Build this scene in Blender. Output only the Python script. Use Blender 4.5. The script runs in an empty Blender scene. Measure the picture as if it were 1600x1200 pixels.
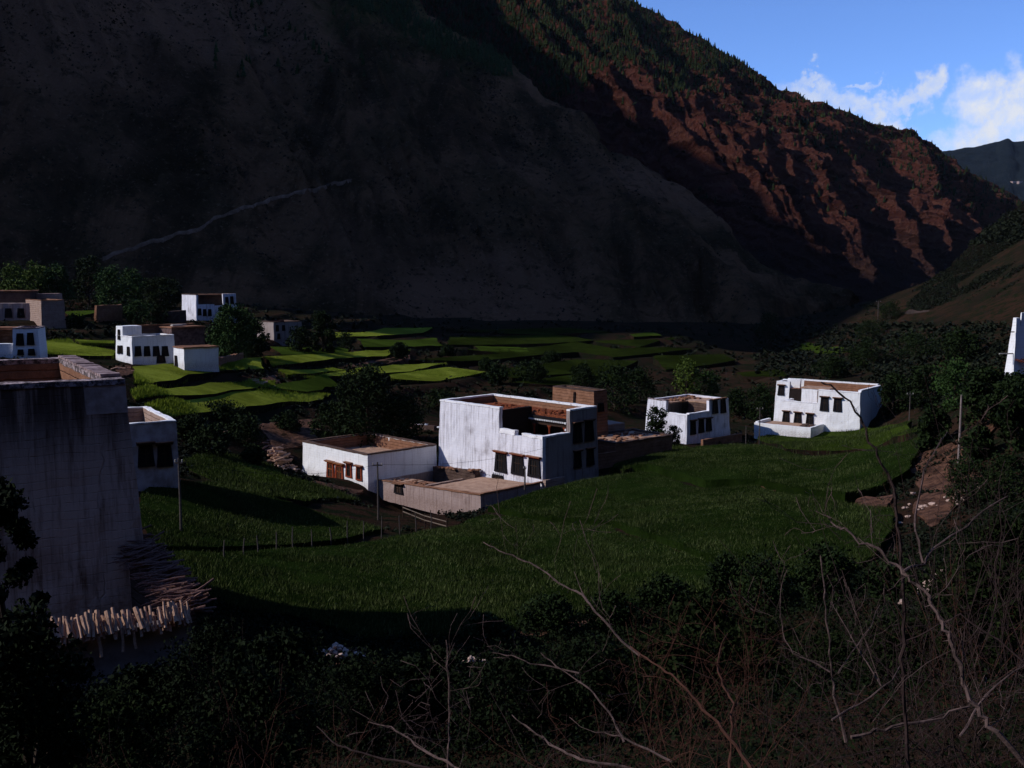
import bpy, math, random
import numpy as np
from mathutils import Vector, Matrix
from mathutils.bvhtree import BVHTree
R = math.radians
random.seed(7); rng = np.random.default_rng(7)
sc = bpy.context.scene
COL = sc.collection

# ------------------------------------------------------------------ camera, sky, sun, exposure
F = 1600.0; HOR = 430.0                      # focal length in photo pixels, eye-level row
PITCH = math.atan((600 - HOR) / F)
cam = bpy.data.cameras.new('camera'); camo = bpy.data.objects.new('camera', cam); COL.objects.link(camo)
cam.sensor_width = 36; cam.lens = 36 * F / 1600; cam.clip_start = .1; cam.clip_end = 30000
camo.location = (0, 0, 0); camo.rotation_euler = (R(90) - PITCH, 0, 0)
sc.camera = camo
SUN_DIR = Vector((-.80, -.10, .56)).normalized()
SUN_EL = math.asin(SUN_DIR.z); SUN_AZ = math.atan2(SUN_DIR.x, SUN_DIR.y)
sl = bpy.data.lights.new('sun', 'SUN'); sl.energy = 3.7; sl.angle = R(.5); sl.color = (1, .95, .89)
so = bpy.data.objects.new('sun', sl); COL.objects.link(so)
so.rotation_euler = SUN_DIR.to_track_quat('Z', 'Y').to_euler(); so.location = (0, 0, 300)
SKY_STRENGTH = .10
sc.view_settings.view_transform = 'Standard'; sc.view_settings.look = 'None'
sc.view_settings.exposure = 0; sc.view_settings.gamma = 1; sc.view_settings.use_curve_mapping = False

def px2dir(px, py):
    a = (px - 800) / F; b = -(py - 600) / F
    c, s = math.cos(PITCH), math.sin(PITCH)
    return Vector((a, c + b * s, -s + b * c))
def at(px, py, d):                            # the place seen at a photo pixel, d metres ahead
    v = px2dir(px, py); return v * (d / v.y)

class NT:
    def __init__(s, tree): s.t = tree; s.n = tree.nodes; s.l = tree.links
    def add(s, typ, ins=None, **kw):
        n = s.n.new(typ)
        for k, v in kw.items(): setattr(n, k, v)
        if ins:
            for k, v in ins.items():
                if hasattr(v, 'links') and hasattr(v, 'is_output'): s.l.new(v, n.inputs[k])
                else: n.inputs[k].default_value = v
        return n
    def math(s, op, a, b=None, c=None, clamp=False):
        ins = {0: a}
        if b is not None: ins[1] = b
        if c is not None: ins[2] = c
        return s.add('ShaderNodeMath', ins, operation=op, use_clamp=clamp).outputs[0]
    def mix(s, fac, a, b, bt='MIX'):
        n = s.n.new('ShaderNodeMix'); n.data_type = 'RGBA'; n.blend_type = bt; n.clamp_factor = True
        for i, v in ((0, fac), (6, a), (7, b)):
            if hasattr(v, 'is_output'): s.l.new(v, n.inputs[i])
            else: n.inputs[i].default_value = v if i == 0 else (tuple(v) + (1,) if len(v) == 3 else v)
        return n.outputs[2]
    def ramp(s, fac, lo, hi):                 # smooth 0..1 ramp between lo and hi
        n = s.add('ShaderNodeMapRange', {0: fac, 1: lo, 2: hi}, interpolation_type='SMOOTHSTEP', clamp=True)
        return n.outputs[0]
    def noise(s, vec, scale, detail=4, rough=.55, dist=0.0):
        return s.add('ShaderNodeTexNoise', {'Vector': vec, 'Scale': scale, 'Detail': detail, 'Roughness': rough, 'Distortion': dist}).outputs['Fac']

world = bpy.data.worlds.new('World'); sc.world = world; world.use_nodes = True
def build_world():
    w = NT(world.node_tree); w.n.clear()
    sky = w.add('ShaderNodeTexSky', sky_type='NISHITA')
    sky.sun_disc = False; sky.sun_elevation = SUN_EL; sky.sun_rotation = SUN_AZ
    sky.altitude = 3000; sky.air_density = 1.0; sky.dust_density = .3; sky.ozone_density = 2.0
    hsv = w.add('ShaderNodeHueSaturation', {'Saturation': 1.0, 'Value': 1.0, 'Color': sky.outputs[0]})
    skyc = w.mix(1.0, hsv.outputs[0], (1.08, 1.38, 1.98), 'MULTIPLY')
    tc = w.add('ShaderNodeTexCoord')
    d = tc.outputs['Generated']
    sep = w.add('ShaderNodeSeparateXYZ', {0: d})
    h = w.math('MAXIMUM', sep.outputs[1], .02)
    U = w.math('DIVIDE', sep.outputs[0], h); V = w.math('DIVIDE', sep.outputs[2], h)
    n1 = w.add('ShaderNodeTexNoise', {'Vector': d, 'Scale': 14.0, 'Detail': 5.0, 'Roughness': .6})
    n2 = w.add('ShaderNodeTexNoise', {'Vector': d, 'Scale': 45.0, 'Detail': 6.0, 'Roughness': .62})
    s1 = w.add('ShaderNodeSeparateXYZ', {0: n1.outputs['Color']}); s2 = w.add('ShaderNodeSeparateXYZ', {0: n2.outputs['Color']})
    du = w.math('ADD', w.math('MULTIPLY_ADD', s1.outputs[0], .10, -.05), w.math('MULTIPLY_ADD', s2.outputs[0], .06, -.03))
    dv = w.math('ADD', w.math('MULTIPLY_ADD', s1.outputs[1], .07, -.035), w.math('MULTIPLY_ADD', s2.outputs[1], .06, -.03))
    Uw = w.math('ADD', U, du); Vw = w.math('ADD', V, dv)
    total = None
    # cumulus banks low over the ridge: (px, py, rx, ry, tilt, density)
    for px, py, rx, ry, tilt, den in [(px, py, rx * 1.08, ry * 1.12, t_, d_) for px, py, rx, ry, t_, d_ in [(1580, 203, 125, 44, -.4, 1.0), (1545, 160, 42, 34, -.3, 1.0), (1600, 150, 30, 40, 0, 1.0),
                                      (1360, 178, 60, 20, .25, .95), (1300, 163, 40, 22, .1, .85), (1255, 138, 38, 10, -.2, .75), (1395, 152, 40, 15, -.1, .85),
                                      (1458, 128, 24, 22, -.7, .95), (1425, 150, 25, 12, -.2, .8), (1352, 128, 22, 6, -.2, .6),
                                      (1262, 103, 18, 6, -.5, .45), (1560, 232, 60, 20, 0, .8), (1250, 160, 50, 14, .3, .8)]]:
        v = at(px, py, 1.0); u0, v0 = v.x, v.z
        c, s_ = math.cos(tilt), math.sin(tilt)
        a = w.math('SUBTRACT', Uw, u0); b = w.math('SUBTRACT', Vw, v0)
        p = w.math('ADD', w.math('MULTIPLY', a, c), w.math('MULTIPLY', b, -s_))
        q = w.math('ADD', w.math('MULTIPLY', a, s_), w.math('MULTIPLY', b, c))
        p = w.math('DIVIDE', p, rx / F); q = w.math('DIVIDE', q, ry / F)
        r = w.math('ADD', w.math('MULTIPLY', p, p), w.math('MULTIPLY', q, q))
        m = w.math('MULTIPLY', w.ramp(w.math('SQRT', r), 1.35, .35), den)
        total = m if total is None else w.math('MAXIMUM', total, m)
    # loose cumulus round the rest of the sky, low down
    n3 = w.noise(d, 3.2, 7, .6, .3)
    band = w.ramp(w.math('ABSOLUTE', w.math('SUBTRACT', sep.outputs[2], .12)), .28, .02)
    away = w.ramp(w.math('SUBTRACT', w.math('ABSOLUTE', U), w.math('MULTIPLY', sep.outputs[1], 2)), .6, 1.4)
    loose = w.math('MULTIPLY', w.math('MULTIPLY', w.ramp(n3, .52, .62), band), away)
    total = w.math('MAXIMUM', total, loose)
    n4 = w.noise(d, 60.0, 5, .6)
    total = w.math('MULTIPLY', total, w.math('MULTIPLY_ADD', w.ramp(n4, .3, .65), .5, .5))
    cc = w.mix(w.ramp(n1.outputs['Fac'], .35, .65), (6.2, 6.9, 8.6), (7.6, 8.0, 8.9))
    out = w.mix(total, skyc, cc)
    bg = w.add('ShaderNodeBackground', {'Color': out, 'Strength': SKY_STRENGTH})
    o = w.add('ShaderNodeOutputWorld'); w.l.new(bg.outputs[0], o.inputs[0])
build_world()

# ------------------------------------------------------------------ noise
def _h(ix, iy, iz, seed):
    n = (ix * 374761393 + iy * 668265263 + iz * 2147483647 + seed * 1274126177) & 0xffffffff
    n = ((n ^ (n >> 13)) * 1274126177) & 0xffffffff
    n = (n ^ (n >> 16)) & 0xffffffff
    return n / 4294967295.0
def vn(x, y, z=0.0, seed=0):
    x, y, z = np.broadcast_arrays(np.asarray(x, float), np.asarray(y, float), np.asarray(z, float))
    ix, iy, iz = np.floor(x).astype(np.int64), np.floor(y).astype(np.int64), np.floor(z).astype(np.int64)
    fx, fy, fz = x - ix, y - iy, z - iz
    fx, fy, fz = [t * t * (3 - 2 * t) for t in (fx, fy, fz)]
    r = 0
    for a in (0, 1):
        for b in (0, 1):
            for c in (0, 1):
                wgt = (fx if a else 1 - fx) * (fy if b else 1 - fy) * (fz if c else 1 - fz)
                r = r + wgt * _h(ix + a, iy + b, iz + c, seed)
    return r * 2 - 1
def fbm(x, y, z=0.0, oct=4, seed=0, gain=.5):
    s = 0; a = 1; t = 0
    for i in range(oct):
        s = s + a * vn(x * 2.03 ** i + 17.3 * i, y * 2.03 ** i - 9.1 * i, np.asarray(z) * 2.03 ** i, seed + i); t += a; a *= gain
    return s / t
def ridged(x, y, z=0.0, oct=4, seed=0, gain=.5):
    s = 0; a = 1; t = 0
    for i in range(oct):
        s = s + a * (1 - 2 * np.abs(vn(x * 2.03 ** i + 5.7 * i, y * 2.03 ** i + 3.1 * i, np.asarray(z) * 2.03 ** i, seed + i))); t += a; a *= gain
    return s / t

# ------------------------------------------------------------------ materials
def mat(name, fn, rough=.9, spec=.08):
    m = bpy.data.materials.new(name); m.use_nodes = True; w = NT(m.node_tree); w.n.clear()
    tc = w.add('ShaderNodeTexCoord'); geo = w.add('ShaderNodeNewGeometry')
    p = w.add('ShaderNodeBsdfPrincipled', {'Roughness': rough, 'Specular IOR Level': spec})
    r = fn(w, tc.outputs['Object'], geo, p)
    color, hgt, dist = (r + (None, None))[:3] if isinstance(r, tuple) and len(r) < 3 else r
    if hasattr(color, 'is_output'): w.l.new(color, p.inputs['Base Color'])
    else: p.inputs['Base Color'].default_value = tuple(color) + (1,)
    if hgt is not None:
        b = w.add('ShaderNodeBump', {'Strength': 1.0, 'Distance': dist, 'Height': hgt}); w.l.new(b.outputs[0], p.inputs['Normal'])
    o = w.add('ShaderNodeOutputMaterial'); w.l.new(p.outputs[0], o.inputs[0])
    return m
def sv(w, vec, sx, sy, sz):
    return w.add('ShaderNodeMapping', {'Vector': vec, 'Scale': (sx, sy, sz)}).outputs[0]

def limewash(stain, base=(.80, .79, .82), dirt=(.22, .15, .12), course=.3, sootz=None):
    def fn(w, o, geo, p):
        drip = w.noise(sv(w, o, 3.4, 3.4, .13), 1.0, 6, .72)
        patch = w.noise(o, .35, 5, .6)
        fine = w.noise(o, 6.0, 5, .7)
        sep = w.add('ShaderNodeSeparateXYZ', {0: o})
        # rammed courses: wobbling level joints and fewer upright joints
        zz = w.math('ADD', w.math('MULTIPLY', sep.outputs[2], 1.0 / course), w.math('MULTIPLY', w.noise(o, .8, 3), .8))
        fr = w.math('FRACT', zz)
        line = w.ramp(w.math('ABSOLUTE', w.math('SUBTRACT', fr, .5)), .42, .5)
        xy = w.math('ADD', sep.outputs[0], sep.outputs[1])
        fr2 = w.math('FRACT', w.math('ADD', w.math('MULTIPLY', xy, .85), w.math('MULTIPLY', w.noise(o, .6, 3), .9)))
        line2 = w.math('MULTIPLY', w.ramp(w.math('ABSOLUTE', w.math('SUBTRACT', fr2, .5)), .46, .5), w.ramp(w.noise(o, .9, 2), .45, .6))
        crack = w.math('MAXIMUM', w.math('MULTIPLY', line, w.ramp(fine, .35, .7)), line2)
        k = w.math('MULTIPLY', w.ramp(drip, .46, .74), stain)
        k = w.math('ADD', k, w.math('MULTIPLY', w.ramp(patch, .52, .75), stain * .5), clamp=True)
        c = w.mix(k, base, dirt)
        c = w.mix(w.math('MULTIPLY', crack, .55), c, tuple(v * .45 for v in base))
        c = w.mix(w.math('MULTIPLY', w.ramp(fine, .5, .8), .22), c, tuple(v * .6 for v in base))
        foot = w.math('MULTIPLY', w.ramp(w.math('ADD', sep.outputs[2], w.math('MULTIPLY', patch, 1.2)), 1.7, .6), w.ramp(fine, .3, .6)); c = w.mix(w.math('MULTIPLY', foot, .45), c, tuple(v * 1.1 for v in dirt))
        if sootz:
            lo, hi = sootz
            top = w.math('MULTIPLY', w.ramp(sep.outputs[2], lo, hi), w.ramp(w.noise(sv(w, o, 1.6, 1.6, .05), 1.0, 6, .75), .30, .58))
            c = w.mix(w.math('MULTIPLY', top, .93), c, (.035, .024, .022))
        h = w.math('SUBTRACT', w.math('MULTIPLY', fine, .5), w.math('MULTIPLY', crack, .6))
        return c, h, .03
    return fn
WHITE = mat('lime_washed_wall', limewash(.95, base=(.74, .73, .79), dirt=(.20, .17, .18)))
WHITE2 = mat('fresh_lime_washed_wall', limewash(.25, base=(.82, .82, .84)))
DIRTYW = mat('streaked_old_lime_wall', limewash(.95, base=(.52, .38, .32), dirt=(.11, .055, .035), sootz=(5.0, 7.9)))
GREYW = mat('grey_shade_weathered_wall', limewash(.8, base=(.29, .24, .225), dirt=(.09, .06, .05)))  # also paints the shade on the big white house's right side
GREYYARD = mat('grey_yard_wall', limewash(.9, base=(.34, .255, .235), dirt=(.15, .09, .07)))
CAP = mat('lime_cap', lambda w, o, g, p: (w.mix(w.ramp(w.noise(o, 2.5, 5, .7), .5, .75), (.82, .81, .83), (.35, .27, .25)), w.noise(o, 8, 4), .02))
DARKCAP = mat('weathered_cap', lambda w, o, g, p: (w.mix(w.ramp(w.noise(o, 3.5, 6, .75), .42, .62), (.05, .04, .04), (.42, .33, .34)), w.noise(o, 8, 4), .04))
def mudf(c1, c2, c3):
    def fn(w, o, g, p):
        n = w.noise(o, 1.2, 6, .65); f = w.noise(o, 9, 5, .7)
        sep = w.add('ShaderNodeSeparateXYZ', {0: o})
        fr = w.math('FRACT', w.math('ADD', w.math('MULTIPLY', sep.outputs[2], 2.6), w.math('MULTIPLY', n, .5)))
        line = w.ramp(w.math('ABSOLUTE', w.math('SUBTRACT', fr, .5)), .38, .5)
        c = w.mix(w.ramp(n, .35, .65), c1, c2); c = w.mix(w.math('MULTIPLY', w.ramp(f, .45, .7), .6), c, c3)
        c = w.mix(w.math('MULTIPLY', line, .35), c, tuple(v * .4 for v in c1))
        return c, w.math('SUBTRACT', f, line), .05
    return fn
MUD = mat('mud_brick', mudf((.20, .095, .055), (.28, .14, .085), (.12, .06, .04)))
MUDPALE = mat('pale_mud_plaster', mudf((.30, .20, .16), (.38, .27, .22), (.2, .13, .10)))
MUDDARK = mat('dark_mud', mudf((.075, .045, .038), (.11, .07, .055), (.04, .025, .02)))
ROOFSOIL = mat('trodden_roof_soil', lambda w, o, g, p: (w.mix(w.ramp(w.noise(o, 1.3, 6, .7), .35, .7), (.42, .27, .19), (.27, .16, .11)), w.noise(o, 6, 5, .7), .04))
REDROOF = mat('red_roof_earth', lambda w, o, g, p: (w.mix(w.ramp(w.noise(o, 3.0, 6, .75), .4, .62), (.30, .085, .035), (.10, .03, .018)), w.noise(o, 5, 6, .75), .25))
def flat(name, c, c2=None, sc_=6, rough=.85, bump=.01):
    c2 = c2 or tuple(v * .55 for v in c)
    return mat(name, lambda w, o, g, p: (w.mix(w.ramp(w.noise(o, sc_, 5, .65), .35, .7), c, c2), w.noise(o, sc_ * 3, 4), bump), rough)
BLACKPAINT = flat('black_window_paint', (.012, .010, .012)); GLASS = mat('dark_window_opening', lambda w, o, g, p: ((.006, .006, .007), None, None), .6, .12)
REDWOOD = flat('red_brown_wood', (.22, .045, .02)); ORANGEWOOD = flat('orange_wood', (.40, .12, .035)); DARKWOOD = flat('dark_wood', (.05, .03, .022))
GREYWOOD = flat('grey_pole_wood', (.09, .075, .07)); PALEWOOD = flat('pale_wood', (.5, .46, .42)); WHITEDOT = flat('white_dot', (.8, .8, .82))
def islandmat(name, cols, rough=.8, barkscale=None, spec=.08, trans=0):
    def fn(w, o, g, p):
        r = g.outputs['Random Per Island']
        cr = w.add('ShaderNodeValToRGB', {0: r}); e = cr.color_ramp.elements
        while len(e) < len(cols): e.new(.5)
        for i, c in enumerate(cols): e[i].position = i / (len(cols) - 1); e[i].color = tuple(c) + (1,)
        c = cr.outputs[0]
        if barkscale:
            c = w.mix(w.math('MULTIPLY', w.ramp(w.noise(o, barkscale, 4), .4, .7), .6), c, tuple(v * .4 for v in cols[0]))
            return c, w.noise(o, barkscale, 4), .01
        big = w.noise(o, .12, 3); c = w.mix(w.math('MULTIPLY', w.ramp(big, .35, .65), .45), c, tuple(v * .5 for v in cols[0]))
        return c
    def g2(w, o, g, p):
        r = fn(w, o, g, p)
        return r if isinstance(r, tuple) else (r, None, None)
    return mat(name, g2, rough, spec)
LOGM = islandmat('split_log', [(.52, .29, .19), (.66, .40, .26), (.30, .16, .11), (.74, .50, .36), (.22, .16, .14)], barkscale=14)
STICKM = islandmat('brushwood_stick', [(.15, .075, .06), (.22, .12, .10), (.10, .06, .055)], barkscale=14)
LEAF_DARK = islandmat('dark_leaf', [(.006, .012, .003), (.011, .021, .005), (.017, .030, .007), (.004, .008, .003)], .8, spec=.08)
LEAF_MID = islandmat('mid_leaf', [(.016, .036, .008), (.03, .06, .012), (.024, .05, .012)], .8, spec=.1)
LEAF_LIGHT = islandmat('light_leaf', [(.045, .075, .010), (.07, .10, .014), (.035, .055, .009)], .8, spec=.1)
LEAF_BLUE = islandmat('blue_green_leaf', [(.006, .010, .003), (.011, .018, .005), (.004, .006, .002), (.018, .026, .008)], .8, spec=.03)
BARK = flat('bark', (.05, .035, .028)); THORN = mat('thorn_branch_bark', lambda w, o, g, p: (w.mix(w.ramp(w.noise(o, 9, 5, .7), .35, .65), (.12, .078, .070), (.04, .027, .024)), w.noise(o, 60, 3), .004))
THORNDARK = flat('dark_twig_bark', (.042, .026, .024)); THORNRED = flat('red_twig_bark', (.075, .032, .022))
STONE = islandmat('pale_stone', [(.36, .23, .18), (.48, .34, .28), (.22, .14, .11)], barkscale=5)
STONEW = flat('white_sack', (.7, .68, .68))

def crop(name, a, b, c):
    def fn(w, o, g, p):
        n = w.noise(sv(w, o, 1, 1, 1), .35, 5, .65); f = w.noise(sv(w, o, 3.5, 9, 3), 1.0, 6, .8); big = w.noise(o, .07, 4, .6)
        sep = w.add('ShaderNodeSeparateXYZ', {0: o})
        tram = w.noise(sv(w, o, .08, 1.4, .1), 1.0, 3, .5)
        col = w.mix(w.ramp(n, .35, .65), a, b); col = w.mix(w.ramp(f, .48, .70), col, c)
        col = w.mix(w.math('MULTIPLY', w.ramp(big, .42, .60), .6), col, tuple(v * .45 for v in a))
        col = w.mix(w.math('MULTIPLY', w.ramp(tram, .52, .65), .35), col, tuple(v * .4 for v in a))
        return col, w.math('ADD', w.math('MULTIPLY', f, .7), w.math('MULTIPLY', n, 1.2)), .35
    return mat(name, fn, .95, .0)
CROP_BRIGHT = crop('young_barley', (.15, .18, .018), (.20, .235, .03), (.26, .29, .055))
CROP_MID = crop('green_barley', (.036, .060, .008), (.048, .074, .010), (.075, .10, .014))
CROP_DARK = crop('deep_green_barley', (.010, .020, .004), (.017, .032, .006), (.026, .046, .009))
CROP_FAR = crop('far_shade_barley', (.014, .021, .004), (.021, .031, .005), (.028, .038, .007))  # crop darkened to stand for shade over the right terraces
BLADE = islandmat('barley_blade', [(.018, .028, .008), (.032, .048, .012), (.062, .088, .022), (.011, .017, .006), (.026, .038, .010), (.17, .20, .08)], .75, spec=.0)
BLADE_B = islandmat('bright_barley_blade', [(.15, .20, .015), (.20, .26, .025), (.27, .32, .05), (.10, .15, .012)], .75, spec=.0)

def groundf(w, o, g, p):
    n = w.noise(o, .06, 6, .6); f = w.noise(o, 1.6, 6, .75); m = w.noise(o, .35, 6, .7)
    c = w.mix(w.ramp(n, .4, .6), (.030, .016, .011), (.014, .011, .008))
    c = w.mix(w.ramp(m, .46, .60), c, (.008, .012, .006))
    c = w.mix(w.math('MULTIPLY', w.ramp(f, .56, .74), .75), c, (.085, .045, .03)); c = w.mix(w.math('MULTIPLY', w.ramp(w.noise(o, 5.0, 5, .7), .5, .7), .6), c, (.008, .008, .005))
    return c, f, .25
GROUND = mat('valley_earth', groundf, .95, .0)
DIRT = mat('red_brown_dirt', lambda w, o, g, p: (w.mix(w.ramp(w.noise(o, .8, 6, .75), .38, .62), (.15, .072, .045), (.04, .019, .012)), w.noise(o, 2.5, 6, .75), .3))
PATHM = mat('pale_track', lambda w, o, g, p: (w.mix(w.ramp(w.noise(o, .3, 6, .7), .35, .65), (.22, .13, .09), (.12, .07, .045)), w.noise(o, .8, 5), .5))
ROADM = mat('gravel_road', lambda w, o, g, p: (w.mix(w.ramp(w.noise(o, .5, 6, .7), .35, .65), (.055, .045, .042), (.035, .03, .028)), w.noise(o, 2, 5), .1))

def mountf(kind):
    def fn(w, o, g, p):
        big = w.noise(o, .004, 6, .6); mid = w.noise(o, .02, 8, .65, .4); f = w.noise(o, .12, 8, .72); ff = w.noise(o, .5, 4, .7)
        vor = w.add('ShaderNodeTexVoronoi', {'Vector': o, 'Scale': .16, 'Randomness': 1.0})
        dots = w.ramp(vor.outputs['Distance'], .42, .25)
        if kind == 'near':
            sp_ = w.add('ShaderNodeSeparateXYZ', {0: o})
            gul = w.noise(w.add('ShaderNodeMapping', {'Vector': o, 'Rotation': (0, 0, .9), 'Scale': (.022, .005, .006)}).outputs[0], 1.0, 7, .7, .8)
            c = w.mix(w.ramp(mid, .38, .62), (.165, .080, .042), (.075, .044, .022))
            c = w.mix(w.math('MULTIPLY', w.ramp(gul, .46, .60), .75), c, (.016, .012, .006))
            grn = w.math('MULTIPLY', w.ramp(w.math('ADD', sp_.outputs[2], w.math('MULTIPLY', mid, 160.0)), 190.0, 300.0), w.ramp(f, .40, .55))
            c = w.mix(w.math('MULTIPLY', grn, .8), c, (.050, .055, .014))
            c = w.mix(w.ramp(big, .45, .6), c, (.19, .095, .055))
            c = w.mix(w.math('MULTIPLY', w.ramp(f, .5, .66), .7), c, (.018, .016, .007))
            c = w.mix(w.math('MULTIPLY', w.ramp(ff, .55, .75), .5), c, (.30, .18, .115))
            return c, w.math('ADD', f, w.math('MULTIPLY', mid, 2)), 7.0
        if kind == 'red':
            sep = w.add('ShaderNodeSeparateXYZ', {0: o})
            # bedding planes dip across the face
            ph = w.math('ADD', w.math('MULTIPLY', sep.outputs[0], .055), w.math('MULTIPLY', sep.outputs[2], .15))
            ph = w.math('ADD', ph, w.math('MULTIPLY', mid, 7.0))
            strat = w.math('SINE', ph); st2 = w.math('SINE', w.math('MULTIPLY', ph, 3.7))
            c = w.mix(w.ramp(mid, .35, .65), (.135, .046, .033), (.085, .031, .024))
            c = w.mix(w.math('MULTIPLY', w.ramp(strat, .3, 1.0), .7), c, (.030, .011, .009))
            c = w.mix(w.math('MULTIPLY', w.ramp(f, .52, .66), .6), c, (.18, .082, .058))
            c = w.mix(w.math('MULTIPLY', w.ramp(st2, .4, .9), .35), c, (.19, .085, .060))
            hi = w.ramp(w.math('ADD', sep.outputs[2], w.math('MULTIPLY', mid, 160.0)), 330.0, 410.0)
            c = w.mix(w.math('MULTIPLY', hi, .85), c, (.022, .022, .012))
            low = w.ramp(w.math('ADD', sep.outputs[2], w.math('MULTIPLY', mid, 90.0)), 105.0, 30.0)
            c = w.mix(w.math('MULTIPLY', low, .85), c, (.045, .030, .027))
            h = w.math('ADD', w.math('MULTIPLY', f, 1.6), w.math('MULTIPLY', strat, .28))
            return c, w.math('ADD', h, w.math('MULTIPLY', st2, .25)), 14.0
        if kind == 'far':
            c = w.mix(w.ramp(mid, .4, .6), (.008, .013, .017), (.013, .018, .022)); c = w.mix(w.ramp(f, .5, .7), c, (.020, .025, .028))
            return c, f, 10.0
        c = w.mix(w.ramp(mid, .35, .65), (.010, .007, .006), (.006, .006, .004))
        c = w.mix(w.math('MULTIPLY', w.ramp(f, .5, .64), .8), c, (.007, .010, .006))
        c = w.mix(w.math('MULTIPLY', w.ramp(ff, .6, .78), .5), c, (.018, .013, .011))
        return c, f, 2.5
    return fn
M_NEAR = mat('dry_mountain_slope', mountf('near'), .95, .0); M_RED = mat('red_rock_slope', mountf('red'), .95, .0); M_FAR = mat('far_forested_hill', mountf('far'), .95, .0); M_RIGHT = mat('dark_scrub_slope', mountf('right'), .95, .0)
ROADCUT = mat('grey_cut_bank', lambda w, o, g, p: (w.mix(w.ramp(w.noise(o, .08, 7, .7), .4, .62), (.055, .038, .034), (.028, .021, .019)), w.noise(o, .35, 6, .7), 1.5))

# ------------------------------------------------------------------ object helpers
def tag(o, label=None, cat=None, group=None, kind=None):
    if label: o['label'] = label
    if cat: o['category'] = cat
    if group: o['group'] = group
    if kind: o['kind'] = kind
    return o
def empty(name, loc, rz=0, **k):
    o = bpy.data.objects.new(name, None); COL.objects.link(o); o.location = loc; o.rotation_euler = (0, 0, rz); o.empty_display_size = .5
    return tag(o, **k)
def link(name, me, m, parent=None, smooth=False):
    if m: me.materials.append(m)
    o = bpy.data.objects.new(name, me); COL.objects.link(o)
    if parent: o.parent = parent
    if smooth: me.polygons.foreach_set('use_smooth', [True] * len(me.polygons))
    return o
def npmesh(name, verts, faces):               # verts (n,3); faces (m,k) arrays of one size
    me = bpy.data.meshes.new(name)
    verts = np.asarray(verts, np.float32); faces = np.asarray(faces, np.int32)
    me.vertices.add(len(verts)); me.vertices.foreach_set('co', verts.ravel())
    k = faces.shape[1]; me.loops.add(faces.size); me.loops.foreach_set('vertex_index', faces.ravel())
    me.polygons.add(len(faces)); me.polygons.foreach_set('loop_start', np.arange(0, faces.size, k, dtype=np.int32))
    try: me.polygons.foreach_set('loop_total', np.full(len(faces), k, np.int32))
    except Exception: pass
    me.update(calc_edges=True); me.validate(); return me
def gridfaces(nu, nv):
    i = np.arange(nu * nv).reshape(nu, nv)
    return np.stack([i[:-1, :-1], i[1:, :-1], i[1:, 1:], i[:-1, 1:]], -1).reshape(-1, 4)
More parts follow.
